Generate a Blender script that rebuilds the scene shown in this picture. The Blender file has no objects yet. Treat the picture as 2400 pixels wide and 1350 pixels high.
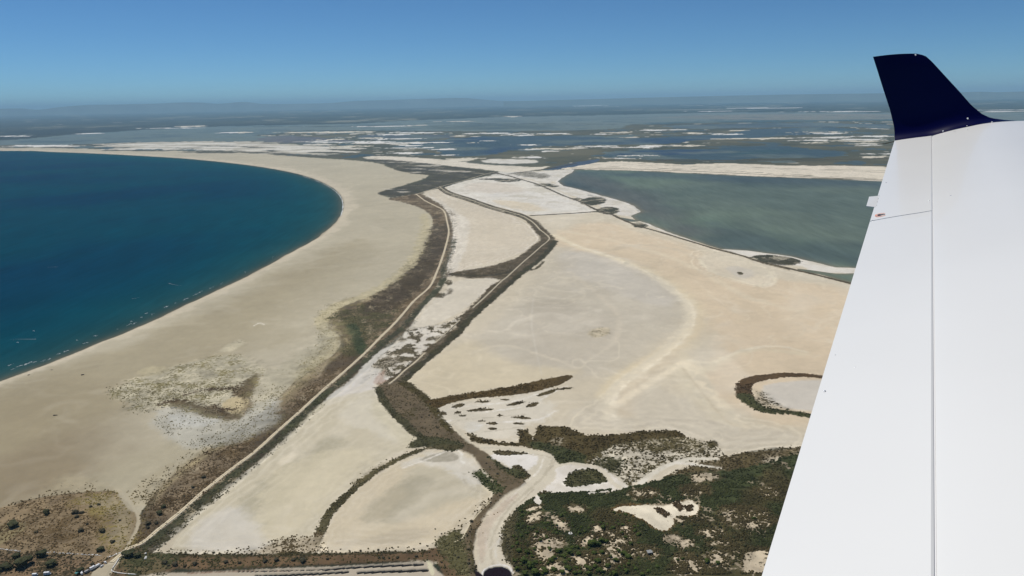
import bpy, bmesh, math, random
import numpy as np
from mathutils import Vector, Matrix

random.seed(7)
rng = np.random.default_rng(11)
S = bpy.context.scene
C = S.collection

# ------------------------------------------------------------------ camera, sky, sun, exposure
FW, FH, FPX = 2400.0, 1350.0, 1733.0
ALT = 450.0
PITCH = math.radians(-14.23)
ROLL = math.radians(1.05)
cam_d = bpy.data.cameras.new('camera')
cam = bpy.data.objects.new('camera', cam_d)
C.objects.link(cam)
cam_d.sensor_width = 36.0
cam_d.lens = 36.0 * FPX / FW
cam_d.clip_start = 0.05
cam_d.clip_end = 900000.0
_R = Matrix.Rotation(math.pi / 2 + PITCH, 3, 'X') @ Matrix.Rotation(-ROLL, 3, 'Z')
cam.matrix_world = Matrix.Translation((0, 0, ALT)) @ _R.to_4x4()
S.camera = cam
RM = np.array(_R)

SUN_EL = math.radians(60)
SUN_AZ = math.radians(-48)         # from straight ahead (+Y), negative = to the left
sun_dir = Vector((math.sin(SUN_AZ) * math.cos(SUN_EL), math.cos(SUN_AZ) * math.cos(SUN_EL), math.sin(SUN_EL)))
W = bpy.data.worlds.new('World')
S.world = W
W.use_nodes = True
wn = W.node_tree.nodes
bg = wn['Background']
sky = wn.new('ShaderNodeTexSky')
sky.sky_type = 'NISHITA'
sky.sun_disc = False
sky.sun_elevation = SUN_EL
sky.sun_rotation = SUN_AZ
sky.altitude = 4300
sky.air_density = 1.0
sky.dust_density = 0.0
sky.ozone_density = 10
wb = wn.new('ShaderNodeMix'); wb.data_type = 'RGBA'; wb.blend_type = 'MULTIPLY'; wb.inputs[0].default_value = 1.0
wb.inputs[7].default_value = (0.80, 1.03, 1.02, 1)
W.node_tree.links.new(sky.outputs[0], wb.inputs[6])
W.node_tree.links.new(wb.outputs[2], bg.inputs[0])
bg.inputs[1].default_value = 0.074
sl = bpy.data.lights.new('sun', 'SUN')
sl.energy = 3.6
sl.angle = math.radians(0.53)
sl.color = (1.0, 0.955, 0.89)
so = bpy.data.objects.new('sun', sl)
C.objects.link(so)
so.rotation_euler = sun_dir.to_track_quat('Z', 'Y').to_euler()
S.view_settings.view_transform = 'Standard'
S.view_settings.look = 'None'
S.view_settings.gamma = 1
S.view_settings.exposure = 0.0
S.view_settings.use_curve_mapping = False
S.render.engine = 'CYCLES'
S.cycles.use_denoising = True
S.cycles.volume_bounces = 1
S.cycles.max_bounces = 6
HAZE = 2.2e-5


# ------------------------------------------------------------------ helpers
def srgb(r, g, b):
    o = []
    for c in (r, g, b):
        c /= 255.0
        o.append(c / 12.92 if c <= 0.04045 else ((c + 0.055) / 1.055) ** 2.4)
    return np.array(o, dtype=np.float32)


def ray(px, py):
    v = np.array([(px - FW / 2) / FPX, -(py - FH / 2) / FPX, -1.0])
    v = RM @ v
    return v / np.linalg.norm(v)


def ground(px, py, z=0.0):
    d = ray(px, py)
    if d[2] > -0.0006:
        d = d.copy(); d[2] = -0.0006
    t = (z - ALT) / d[2]
    return np.array([d[0] * t, d[1] * t])


def pxsize(p):
    return math.sqrt(p[0] ** 2 + p[1] ** 2 + ALT ** 2) / FPX


_T = [rng.random((256, 256), dtype=np.float32) for _ in range(8)]


def vnoise(x, y, k=0):
    T = _T[k % 8]
    xf = np.floor(x); yf = np.floor(y)
    fx = (x - xf).astype(np.float32); fy = (y - yf).astype(np.float32)
    xi = xf.astype(np.int64) & 255; yi = yf.astype(np.int64) & 255
    x1 = (xi + 1) & 255; y1 = (yi + 1) & 255
    fx = fx * fx * (3 - 2 * fx); fy = fy * fy * (3 - 2 * fy)
    a = T[xi, yi] * (1 - fx) + T[x1, yi] * fx
    b = T[xi, y1] * (1 - fx) + T[x1, y1] * fx
    return a * (1 - fy) + b * fy


def fbm(x, y, wl, octv=4, k=0, gain=0.5):
    """about -1..1, wavelength wl metres"""
    o = np.zeros(x.shape, np.float32); a = 1.0; s = 0.0; f = 1.0 / wl
    for i in range(octv):
        ca, sa = math.cos(0.7 * i + k), math.sin(0.7 * i + k)
        o += a * (vnoise((x * ca - y * sa) * f + 17.3 * i + 31 * k, (x * sa + y * ca) * f + 9.1 * i + 57 * k, k + i) - 0.5)
        s += a; a *= gain; f *= 2.03
    return o * (3.2 / s)


def sstep(a, b, x):
    t = np.clip((x - a) / (b - a), 0, 1)
    return t * t * (3 - 2 * t)


def catmull(pts, closed, n=3):
    P = [np.array(p, float) for p in pts]
    m = len(P); out = []
    rngk = range(m) if closed else range(m - 1)
    for i in rngk:
        if closed:
            p0, p1, p2, p3 = P[i - 1], P[i], P[(i + 1) % m], P[(i + 2) % m]
        else:
            p0, p1, p2, p3 = P[max(i - 1, 0)], P[i], P[i + 1], P[min(i + 2, m - 1)]
        for j in range(n):
            t = j / n
            out.append(0.5 * ((2 * p1) + (-p0 + p2) * t + (2 * p0 - 5 * p1 + 4 * p2 - p3) * t * t + (-p0 + 3 * p1 - 3 * p2 + p3) * t ** 3))
    if not closed:
        out.append(P[-1])
    return out


# ------------------------------------------------------------------ the ground grid: a polar fan below the aircraft
def lin(a, b, st):
    return list(np.arange(a, b, st))


az = np.radians(np.array(lin(-180, -60, 4) + lin(-60, -40, 0.7) + lin(-40, 27, 0.062) + lin(27, 42, 0.25) + lin(42, 60, 1.0) + lin(60, 180.01, 4)))
dep = np.radians(np.array([0.06, 0.09, 0.13, 0.18, 0.24, 0.3, 0.36] + lin(0.41, 4.2, 0.028) + lin(4.2, 12, 0.042) + lin(12, 37, 0.064) + lin(37, 60, 0.8) + lin(60, 89, 3)))
NA, ND = len(az), len(dep)
AZ, DP = np.meshgrid(az, dep)                 # rows = depression
RR = ALT / np.tan(DP)
X = (RR * np.sin(AZ)).ravel().astype(np.float64)
Y = (RR * np.cos(AZ)).ravel().astype(np.float64)
PXS = (np.sqrt(X * X + Y * Y + ALT * ALT) / FPX).astype(np.float32)
NV = X.size
front = (np.abs(AZ.ravel()) < math.radians(75))
print('ground verts', NV)


def to_ground(pts):
    return np.array([ground(*p) for p in pts])


def seg_dist(idx, G, closed):
    x = X[idx]; y = Y[idx]
    d2 = np.full(x.shape, 1e18); par = np.zeros(x.shape, bool); tt = np.zeros(x.shape, np.float32)
    n = len(G); m = n if closed else n - 1
    for i in range(m):
        ax, ay = G[i]; bx, by = G[(i + 1) % n]
        dx, dy = bx - ax, by - ay
        L = dx * dx + dy * dy + 1e-9
        t = np.clip(((x - ax) * dx + (y - ay) * dy) / L, 0, 1)
        e = (x - ax - t * dx) ** 2 + (y - ay - t * dy) ** 2
        if not closed:
            k = e < d2; tt[k] = (i + t[k]) / m
        np.minimum(d2, e, out=d2)
        if closed and ay != by:
            par ^= ((ay > y) != (by > y)) & (x < (bx - ax) * (y - ay) / (by - ay) + ax)
    return np.sqrt(d2), par, tt


def region(pts, smooth=True, margin=0.06):
    """signed distance (metres, + inside) on the verts near the polygon -> idx, sd"""
    if smooth:
        pts = catmull(pts, True, 3)
    G = to_ground(pts)
    r = np.sqrt((G ** 2).sum(1)).mean()
    mg = 25 + margin * r
    lo = G.min(0) - mg; hi = G.max(0) + mg
    idx = np.nonzero((X > lo[0]) & (X < hi[0]) & (Y > lo[1]) & (Y < hi[1]) & front)[0]
    d, par, _ = seg_dist(idx, G, True)
    return idx, np.where(par, d, -d).astype(np.float32), r


def stroke(pts, smooth=True, margin=0.04):
    if smooth:
        pts = catmull(pts, False, 3)
    G = to_ground(pts)
    r = np.sqrt((G ** 2).sum(1)).mean()
    mg = 25 + margin * r
    lo = G.min(0) - mg; hi = G.max(0) + mg
    idx = np.nonzero((X > lo[0]) & (X < hi[0]) & (Y > lo[1]) & (Y < hi[1]) & front)[0]
    d, _, tt = seg_dist(idx, G, False)
    return idx, d.astype(np.float32), tt, r


COL = np.zeros((NV, 3), np.float32)
VEG = np.zeros(NV, np.float32)          # 0..1 plant cover
VC = np.zeros((NV, 3), np.float32); VC[:] = srgb(74, 66, 48)
HGT = np.full(NV, 0.8, np.float32)
WAT = np.zeros(NV, np.float32)          # >0.5 water
WC = np.zeros((NV, 3), np.float32); WC[:] = srgb(70, 86, 92)
CLS = np.zeros(NV, np.int8)             # 0 far plain,1 beach,2 salt flat,3 marsh,4 scrub ground,5 embankment
K = 1.0


def mix(arr, idx, col, m):
    arr[idx] += (col - arr[idx]) * m[:, None]


def area(pts, col=None, op=1.0, soft=2.0, amp=3.0, wl=14.0, veg=None, vc=None, h=None, cls=None, wat=None, wc=None, smooth=True, shift=0.0, sd=0, aniso=None):
    idx, s, r = region(pts, smooth)
    p = PXS[idx]
    w = max(r, ALT) / FPX * wl
    s = s / p + amp * fbm(X[idx], Y[idx], w, 4, sd) + amp * .5 * fbm(X[idx], Y[idx], w * .24, 2, sd + 2) + shift
    vs_ = 1.7 if (veg is not None and veg > .2) else 1.0
    m = sstep(-soft * vs_, soft * vs_, s) * op
    if col is not None: mix(COL, idx, srgb(*col) * K, m)
    if veg is not None:
        mv = sstep(-soft * 3.4, soft * 2, s + (soft * .8 if veg > .2 else 0)) * op
        VEG[idx] += (veg - VEG[idx]) * mv
        if vc is not None: mix(VC, idx, srgb(*vc), np.minimum(1, mv * 2.5))
    elif vc is not None: mix(VC, idx, srgb(*vc), np.minimum(1, m * 1.5))
    if h is not None: HGT[idx] += (h - HGT[idx]) * m
    if wat is not None: WAT[idx] += (wat - WAT[idx]) * m
    if wc is not None: mix(WC, idx, srgb(*wc), m)
    if cls is not None: CLS[idx[m > 0.5]] = cls
    return idx, m


def rings(pts, wl=9, fade=30, light=(226, 218, 200), dark=None, amt=.6, sd=0, smooth=True):
    """drying rings that follow the edge of a pan"""
    idx, s, r = region(pts, smooth)
    p = PXS[idx]
    s = s / p
    w = max(r, ALT) / FPX
    u = s + 9 * fbm(X[idx], Y[idx], w * 26, 4, sd) * np.clip(s / 12 + .3, 0, 1.2)
    e = np.exp(-np.maximum(s, 0) / fade) * (s > -2)
    a = np.sin(u / wl * 6.283)
    mix(COL, idx, srgb(*light), sstep(.25, .95, a) * e * amt)
    if dark: mix(COL, idx, srgb(*dark), sstep(.45, .98, -a) * e * amt * .6)


def band(pts, w0, w1=None, col=None, op=1.0, soft=1.5, amp=1.0, wl=10.0, veg=None, vc=None, h=None, cls=None, metres=False, wat=None, wc=None, smooth=True, sd=3, side=0):
    idx, d, tt, r = stroke(pts, smooth)
    p = PXS[idx]
    w1 = w0 if w1 is None else w1
    wd = w0 + (w1 - w0) * tt
    if metres: s = (wd * 0.5 - d) / p
    else: s = wd * 0.5 - d / p
    s = s + amp * fbm(X[idx], Y[idx], max(r, ALT) / FPX * wl, 3, sd) + amp * .45 * fbm(X[idx], Y[idx], max(r, ALT) / FPX * wl * .25, 2, sd + 2)
    vs_ = 1.6 if (veg is not None and veg > .2) else 1.0
    m = sstep(-soft * vs_, soft * vs_, s) * op
    if col is not None: mix(COL, idx, srgb(*col) * K, m)
    if veg is not None:
        mv = sstep(-soft * 3.2, soft * 2, s + soft * .5) * op if veg > .2 else m
        VEG[idx] += (veg - VEG[idx]) * mv
        if vc is not None: mix(VC, idx, srgb(*vc), np.minimum(1, mv * 2.5))
    elif vc is not None: mix(VC, idx, srgb(*vc), np.minimum(1, m * 1.5))
    if h is not None: HGT[idx] += (h - HGT[idx]) * m
    if wat is not None: WAT[idx] += (wat - WAT[idx]) * m
    if wc is not None: mix(WC, idx, srgb(*wc), m)
    if cls is not None: CLS[idx[m > 0.5]] = cls
    return idx, m


# ------------------------------------------------------------------ land cover, painted on the ground plan
# far plain: fields, woods, villages
n1 = fbm(X, Y, 2600, 5, 1); n2 = fbm(X, Y, 700, 4, 2); n3 = fbm(X, Y, 9000, 3, 4)
COL[:] = srgb(62, 66, 50)
m = sstep(0.0, 0.5, n1)[:, None]; COL += (srgb(36, 44, 34) - COL) * m
m = (sstep(0.45, 0.8, n2) * 0.7)[:, None]; COL += (srgb(104, 100, 78) - COL) * m
m = (sstep(0.95, 1.1, n2 + 0.4 * n1) * sstep(-0.1, 0.5, n3))[:, None]; COL += (srgb(205, 200, 185) - COL) * m
m = (sstep(0.2, 0.75, n3) * 0.6)[:, None]; COL += (srgb(34, 40, 34) - COL) * m
COL *= .62
nb_ = fbm(X, Y, 1500, 4, 6); m = (sstep(.55, .8, nb_) * .55)[:, None]; COL += (srgb(150, 146, 124) - COL) * m
m = (sstep(.3, .7, -nb_) * .7)[:, None]; COL += (srgb(24, 30, 24) - COL) * m
# marsh belt
marsh = [(-2500, 420), (-900, 345), (0, 338), (250, 325), (600, 300), (900, 290), (1200, 284), (1600, 272), (2200, 268), (3200, 250), (4200, 300), (4200, 700), (2600, 470), (2070, 440), (1300, 440), (1100, 425), (900, 460), (700, 380), (0, 360), (-900, 380)]
idx, m = area(marsh, (84, 82, 62), cls=3, soft=30, amp=60, wl=120)
nn = fbm(X[idx], Y[idx], 420, 5, 5)
mix(COL, idx, srgb(104, 98, 74), m * sstep(0, 0.6, nn) * 0.7)
mix(COL, idx, srgb(60, 64, 50), m * sstep(0.0, 0.7, -nn) * 0.7)
MARSH_IDX, MARSH_M = idx, m
# water in the belt
WATERS = [
    ([(-1800, 372), (-400, 342), (0, 329), (150, 317), (300, 307), (450, 299), (600, 294), (800, 291), (960, 293), (850, 304), (690, 308), (600, 318), (700, 321), (800, 329), (650, 333), (560, 331), (300, 334), (150, 339), (0, 341), (-400, 350), (-1800, 390)], (100, 116, 118)),
    ([(620, 300), (800, 291), (1000, 281), (1200, 274), (1500, 268), (1700, 264), (2100, 264), (2500, 262), (3300, 246), (3300, 262), (2500, 284), (2100, 283), (1800, 286), (1500, 292), (1400, 304), (1050, 308), (900, 307), (700, 309)], (104, 118, 118)),
    ([(940, 345), (1010, 332), (1090, 322), (1250, 319), (1400, 318), (1480, 324), (1600, 319), (1700, 312), (1760, 303), (1950, 299), (2000, 308), (1870, 316), (1760, 324), (1640, 328), (1560, 337), (1400, 339), (1290, 341), (1200, 352), (1150, 364), (1060, 366), (1030, 352)], (66, 84, 96)),
    ([(1390, 366), (1440, 356), (1540, 352), (1600, 350), (1700, 348), (1810, 343), (1930, 352), (1990, 358), (1940, 368), (1800, 371), (1650, 374), (1560, 370)], (62, 82, 94)),
    ([(600, 328), (660, 318), (720, 322), (790, 326), (830, 331), (720, 334), (650, 334)], (100, 100, 104)),
    ([(1560, 295), (1700, 290), (1850, 288), (2000, 290), (2080, 292), (2080, 300), (1950, 297), (1760, 300), (1600, 302)], (84, 98, 106)),
    ([(1270, 402), (1310, 389), (1360, 379), (1400, 374), (1392, 380), (1345, 391), (1300, 402)], (72, 84, 100)),
    ([(830, 318), (1000, 315), (1060, 321), (1000, 326), (880, 327)], (84, 92, 98)),
]
for k, (pts, wc) in enumerate(WATERS):
    area(pts, wat=1.0, wc=wc, soft=6, amp=18, wl=90, sd=k)
# darker, deeper and greener parts of those waters
for pts, wc in (([(1140, 358), (1160, 350), (1200, 346), (1190, 358), (1160, 364)], (46, 66, 96)),
                ([(1420, 360), (1540, 353), (1680, 353), (1640, 360), (1500, 364)], (48, 68, 98)),
                ([(1060, 330), (1100, 320), (1160, 325), (1100, 332)], (52, 70, 96)),
                ([(1450, 335), (1500, 325), (1600, 325), (1700, 330), (1600, 338)], (50, 70, 96)),
                ([(1700, 360), (1800, 350), (1880, 352), (1800, 362)], (54, 80, 88))):
    area(pts, wc=wc, op=0.8, soft=30, amp=20, wl=60)
area([(1500, 289), (1800, 282), (2100, 280), (2100, 284), (1800, 287), (1550, 293)], wc=(66, 88, 96), soft=30, amp=20, wl=200)
area([(1560, 276), (1750, 268), (2050, 268), (2100, 277), (1800, 281)], wc=(124, 124, 116), op=0.8, soft=40, amp=40, wl=200)
area([(1000, 295), (1250, 290), (1300, 300), (1050, 305)], wc=(80, 92, 88), op=0.8, soft=30, amp=20, wl=200)
WC *= np.array([1.08, .98, .90], np.float32)
# random small pools and salt sheets in the belt
idx, m = MARSH_IDX, MARSH_M
nn = fbm(X[idx], Y[idx], 300, 4, 6); nw = fbm(X[idx], Y[idx], 1400, 3, 7)
mw = m * sstep(0.55, 0.65, nn + 0.35 * nw)
WAT[idx] = np.maximum(WAT[idx], mw * (WAT[idx] < 0.5))
nn = fbm(X[idx], Y[idx], 240, 4, 3); nz = fbm(X[idx], Y[idx], 1800, 3, 0)
ms = m * sstep(0.72, 0.84, nn + 0.3 * nz) * (WAT[idx] < 0.5)
mix(COL, idx, srgb(205, 198, 182), ms * 0.85)
area([(840, 368), (1000, 372), (1140, 384), (1330, 384), (1350, 440), (1100, 450), (900, 470), (860, 440)], wat=0.0, soft=2, amp=2)
area([(1262, 403), (1305, 390), (1358, 380), (1402, 373), (1396, 380), (1350, 391), (1305, 402), (1275, 406)], (90, 88, 76), wat=1.0, wc=(72, 84, 100), soft=3, amp=1, wl=30, shift=1)
nn = fbm(X[idx], Y[idx], 500, 4, 2); mix(WC, idx, srgb(108, 116, 106), sstep(.1, .7, nn) * .6); mix(WC, idx, srgb(60, 76, 84), sstep(.1, .7, -nn) * .5)
SALT = (222, 218, 208); SAND = (198, 188, 168)
LENS = [(660, 870, 310, 2.6), (905, 1035, 311, 2.4), (840, 960, 316, 1.6), (800, 905, 324, 1.6), (860, 985, 325.5, 1.8), (720, 920, 333, 2.2), (725, 850, 327, 1.6), (800, 1050, 335.5, 1.6),
        (1088, 1190, 313, 2.6), (1058, 1092, 319, 1.6), (1190, 1245, 317.5, 1.6), (1200, 1330, 314, 1.4), (1422, 1488, 310.5, 3.4), (1400, 1432, 315, 1.4), (1490, 1600, 305, 1.6), (1605, 1637, 312, 1.8),
        (1655, 1697, 313.5, 1.8), (1690, 1735, 315, 1.6), (1718, 1742, 306.5, 1.6), (1350, 1440, 343, 3.4), (1430, 1540, 345.5, 2.2), (1250, 1345, 349, 2.4), (1250, 1290, 355, 1.6), (1215, 1260, 339.5, 2),
        (1096, 1120, 335, 1.4), (1217, 1245, 351, 2), (1238, 1272, 369.5, 2), (1050, 1115, 372.5, 2), (910, 982, 359, 3), (1000, 1062, 364.5, 2), (1398, 1438, 371, 2.2), (1452, 1480, 371.5, 1.8),
        (1465, 1532, 364.5, 2.2), (1680, 1835, 325, 2.6), (1850, 2000, 323, 2.0), (1860, 1930, 329, 2.4), (1895, 1918, 335, 2), (1960, 2080, 327, 2.6), (1500, 1560, 342, 2.4), (1570, 1642, 341.5, 2.2),
        (1975, 2075, 341.5, 1.6), (1980, 2085, 320, 1.6), (1840, 1960, 310, 1.6), (1870, 1990, 313, 1.4), (2025, 2085, 361, 2), (2030, 2090, 368, 3.4), (900, 1010, 347, 1.6), (1020, 1070, 350, 1.4),
        (760, 860, 343, 2), (740, 850, 349, 2), (330, 470, 300.5, 1.2), (430, 475, 296, 2.0), (190, 250, 313, 1.4), (0, 70, 319.5, 1.6), (560, 590, 310.5, 1.8), (525, 545, 311, 1.6), (0, 150, 342, 2.6),
        (1000, 1130, 284.5, 1.2), (1680, 1875, 253.5, 1.3), (1600, 1720, 261, 1.0), (960, 1000, 294, 1.2), (1830, 2060, 262, 0.9), (1350, 1420, 248, 1.0), (1130, 1160, 249, 1.0), (2260, 2390, 258, 1.2), (2290, 2385, 261.5, 1.4),
        (800, 870, 308.5, 1.2), (690, 760, 331, 1.6), (940, 990, 341, 1.8), (1900, 2080, 331, 1.6), (1120, 1160, 330.5, 1.0), (820, 950, 296.5, 1.2), (1190, 1215, 273.5, 1.6)]
for k, (x0, x1, yy, th) in enumerate(LENS):
    xm = (x0 + x1) / 2; L = (x1 - x0); sl_ = -0.01 * L
    th *= 0.5
    pts = [(x0, yy - sl_ / 2), (x0 + L * .25, yy - th * .8 - sl_ / 4), (xm, yy - th * (.7 + .5 * random.random())), (x0 + L * .75, yy - th + sl_ / 4), (x1, yy + sl_ / 2), (x0 + L * .7, yy + th * .8), (xm, yy + th), (x0 + L * .3, yy + th * .7)]
    area(pts, SALT if k % 3 else (214, 204, 182), soft=6, amp=20, wl=34, wat=0.0, sd=k % 8, shift=5)
# dark reed lines and far dikes
for pts, w in (([(640, 307), (800, 306), (1000, 307.5), (1300, 309.5), (1500, 310), (1560, 309)], 26), ([(1000, 289), (1300, 290.5), (1600, 292), (1800, 291)], 26), ([(600, 297), (800, 296), (900, 295)], 30),
               ([(1540, 374), (1700, 375), (1900, 374), (2080, 372)], 12), ([(1440, 372), (1500, 376), (1600, 378), (1800, 379), (2080, 380)], 8)):
    band(pts, w, col=(58, 60, 48), wat=0.0, soft=8, amp=8, wl=60)

# beach (left of everything)
beach = [(-1800, 385), (-600, 352), (0, 346), (200, 349), (400, 353), (560, 358), (640, 362), (720, 369), (800, 374), (860, 379), (898, 386), (925, 398), (955, 404), (1004, 409), (990, 420), (940, 436), (890, 451), (905, 462), (950, 470), (985, 487), (1015, 510), (1020, 560), (1000, 610), (960, 645), (880, 690), (800, 725), (775, 750), (800, 800), (760, 850), (640, 945), (500, 1050), (400, 1120), (335, 1200), (300, 1290), (200, 1400), (-900, 1500), (-1800, 1500)]
area(beach, (180, 170, 146), cls=1, soft=2, amp=4, wl=30, wat=0.0)
area([(-1800, 1250), (-400, 1000), (0, 930), (150, 900), (260, 960), (260, 1080), (180, 1150), (0, 1230), (-400, 1400)], (136, 122, 96), op=0.9, soft=110, amp=30, wl=160)
area([(0, 905), (250, 825), (450, 740), (640, 650), (760, 590), (840, 560), (870, 600), (780, 700), (640, 800), (420, 900), (200, 1000), (0, 1080), (-300, 1150), (-300, 1000)], (156, 144, 116), op=0.75, soft=60, amp=30, wl=120)
area([(600, 480 + 60), (860, 430), (880, 470), (950, 480), (1000, 520), (990, 580), (930, 640), (820, 700), (700, 780), (560, 830), (640, 740), (760, 650), (840, 560)], (176, 166, 142), op=0.55, soft=60, amp=20, wl=120)
area([(330, 1060), (480, 1000), (600, 960), (680, 870), (740, 810), (760, 840), (640, 940), (480, 1060), (380, 1130), (300, 1160), (200, 1140)], (170, 160, 134), op=0.7, soft=40, amp=15, wl=60)
# pale berm along the shore and the wet sand edge
shore = [(0, 353.5), (120, 356), (250, 361), (370, 367.5), (450, 373), (540, 382), (610, 391), (665, 400.5), (710, 411), (750, 425), (780, 441), (797, 457), (804, 475), (802, 495), (791, 516), (770, 537), (740, 560), (700, 582), (660, 604), (610, 632), (560, 657), (500, 685), (440, 713), (380, 742), (310, 773), (240, 800), (170, 831), (100, 857), (50, 876), (0, 894)]
shore_full = [(-1800, 372), (-600, 358)] + shore + [(-300, 1010), (-900, 1260), (-1800, 1600)]
off = [(x + (12 if y > 470 else 2), y + (12 if y > 470 else 0)) for x, y in shore_full]
band(shore_full, 46, col=(196, 184, 160), op=0.85, soft=12, amp=14, wl=22)
nb = band(shore_full, 5, col=(150, 138, 116), op=0.7, soft=2, amp=1, wl=20)

# salt flat (right of the road corridor)
flat = [(985, 455), (1040, 440), (1110, 420), (1180, 412), (1240, 402), (1340, 398), (1330, 412), (1308, 425), (1330, 436), (1400, 455), (1470, 477), (1500, 500), (1520, 522), (1560, 541), (1690, 583), (1800, 592), (1900, 612), (2010, 630), (2200, 672), (2600, 775), (3400, 980), (3400, 1400), (2200, 1130), (1870, 1052), (1700, 1075), (1500, 1150), (1200, 1200), (1180, 1330), (1100, 1345), (1010, 1320), (700, 1304), (400, 1302), (370, 1285), (560, 1120), (760, 950), (900, 830), (990, 720), (1055, 600), (1050, 500)]
area(flat, (196, 184, 158), cls=2, soft=2, amp=1.5, wl=20, wat=0.0)
WARM = (206, 186, 154); GREY = (184, 175, 155); PALE = (208, 200, 180); WHITE = (210, 204, 190)
area([(1310, 545), (1420, 520), (1500, 545), (1650, 590), (1800, 650), (1990, 680), (2300, 800), (2300, 980), (1900, 1000), (1750, 970), (1650, 900), (1680, 830), (1640, 720), (1560, 660), (1420, 610), (1300, 575)], WARM, op=0.8, soft=30, amp=14, wl=60)
area([(1310, 585), (1420, 610), (1540, 655), (1600, 700), (1590, 770), (1500, 830), (1400, 880), (1200, 880), (1080, 840), (1140, 760), (1230, 690), (1280, 620)], GREY, op=0.7, soft=45, amp=16, wl=60)
area([(1000, 850), (1100, 800), (1200, 850), (1350, 870), (1300, 890), (1150, 915), (1020, 940), (950, 895)], (200, 186, 154), op=0.7, soft=25, amp=8, wl=40)
area([(1240, 720), (1300, 700), (1420, 740), (1450, 800), (1380, 850), (1260, 850), (1200, 800)], (178, 168, 148), op=0.5, soft=30, amp=12, wl=40)
area([(1330, 590), (1450, 600), (1540, 640), (1590, 690), (1540, 720), (1430, 680), (1350, 650), (1320, 620)], (192, 184, 168), op=0.6, soft=20, amp=10, wl=40)
band([(1300, 552), (1370, 585), (1450, 608), (1530, 640), (1600, 685), (1640, 735), (1610, 790), (1540, 835), (1460, 880), (1420, 920), (1430, 970)], 16, 40, col=(212, 196, 160), op=0.75, soft=12, amp=6, wl=40)
band([(1600, 860), (1640, 930), (1700, 990), (1740, 1010)], 60, 20, col=(212, 200, 170), op=0.5, soft=20, amp=8, wl=40)
band([(1880, 830), (1780, 820), (1700, 840), (1640, 870), (1600, 830), (1620, 800)], 18, 30, col=(212, 200, 168), op=0.5, soft=14, amp=8, wl=30)
area([(1400, 940), (1500, 900), (1600, 930), (1700, 1000), (1860, 1010), (1870, 1045), (1700, 1060), (1600, 1020), (1450, 1010), (1330, 1000), (1350, 960)], (192, 182, 160), op=0.7, soft=24, amp=10, wl=30)
area([(1640, 600), (1700, 595), (1780, 615), (1815, 660), (1780, 672), (1700, 650), (1650, 630)], (208, 196, 170), op=0.8, soft=8, amp=5, wl=24)
band([(1640, 608), (1660, 632), (1700, 650), (1770, 668), (1815, 662), (1800, 635), (1780, 622)], 6, col=(222, 210, 180), op=0.8, soft=3, amp=2, wl=20)
area([(1700, 630), (1730, 625), (1770, 640), (1740, 655)], (188, 180, 164), op=0.7, soft=8, amp=3, wl=15)
# grain of drying salt: long faint swirls
idx = np.nonzero((CLS == 2))[0]
xx, yy = X[idx], Y[idx]
wx = fbm(xx, yy, 260, 3, 1) * 90; wy = fbm(xx, yy, 260, 3, 2) * 90
sw = fbm((xx + wx) * 0.8, (yy + wy) * 0.32, 90, 4, 3)
mix(COL, idx, srgb(222, 212, 190), sstep(0.1, 0.9, sw) * 0.26)
mix(COL, idx, srgb(168, 156, 130), sstep(0.1, 0.9, -sw) * 0.20)
sw2 = np.abs(fbm((xx + wx * 1.5), (yy + wy * 1.5), 150, 4, 5))
mix(COL, idx, srgb(226, 214, 186), sstep(0.07, 0.0, sw2) * 0.22)
# whiter crusts: upper pans, shore of the lagoon, the channel
area([(1045, 441), (1110, 420), (1160, 412), (1235, 420), (1290, 440), (1345, 467), (1398, 497), (1250, 504), (1215, 497), (1150, 480), (1100, 463)], (214, 208, 192), op=0.85, soft=4, amp=3, wl=20)
area([(1100, 430), (1180, 430), (1230, 445), (1200, 455), (1100, 448)], (200, 188, 168), op=0.8, soft=14, amp=6, wl=30)
area([(1150, 470), (1230, 475), (1290, 490), (1230, 495)], (206, 190, 158), op=0.8, soft=10, amp=5, wl=30)
area([(1120, 455), (1300, 450), (1340, 470), (1390, 493), (1280, 492), (1240, 470)], WHITE, op=0.7, soft=14, amp=12, wl=24)
area([(1000, 455), (1035, 447), (1060, 465), (1110, 480), (1180, 500), (1240, 530), (1262, 560), (1225, 590), (1170, 612), (1100, 625), (1052, 648), (1050, 610), (1060, 560), (1055, 510), (1025, 475)], (200, 187, 162), op=0.8, soft=4, amp=2, wl=20)
area([(1000, 458), (1040, 475), (1075, 500), (1100, 520), (1095, 560), (1085, 600), (1060, 645), (1048, 640), (1055, 600), (1060, 540), (1050, 500), (1020, 475)], (210, 201, 182), op=0.85, soft=6, amp=5, wl=12)
area([(1062, 662), (1110, 655), (1168, 656), (1130, 690), (1070, 737), (1000, 767), (960, 772), (985, 742), (1020, 702), (1050, 680)], (204, 194, 172), op=0.9, soft=4, amp=4, wl=14)
area([(1190, 398), (1260, 402), (1345, 397), (1340, 405), (1320, 418), (1290, 428), (1330, 437), (1400, 452), (1430, 464), (1480, 478), (1500, 498), (1480, 508), (1440, 500), (1400, 480), (1330, 455), (1270, 430), (1230, 418), (1150, 415)], WHITE, op=0.9, soft=4, amp=5, wl=16)
area([(1200, 408), (1240, 402), (1290, 412), (1260, 418)], (110, 104, 88), op=0.7, soft=5, amp=8, wl=16, veg=0.5)
area([(1690, 583), (1760, 584), (1820, 590), (1900, 606), (1960, 620), (2012, 628), (2012, 640), (1960, 640), (1900, 640), (1880, 625), (1800, 620), (1740, 600)], WHITE, op=0.9, soft=4, amp=3, wl=16)
band([(1300, 500), (1420, 502), (1500, 530), (1600, 560), (1720, 602), (1900, 652), (2000, 672)], 8, col=(216, 204, 180), op=0.7, soft=4, amp=2)
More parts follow.
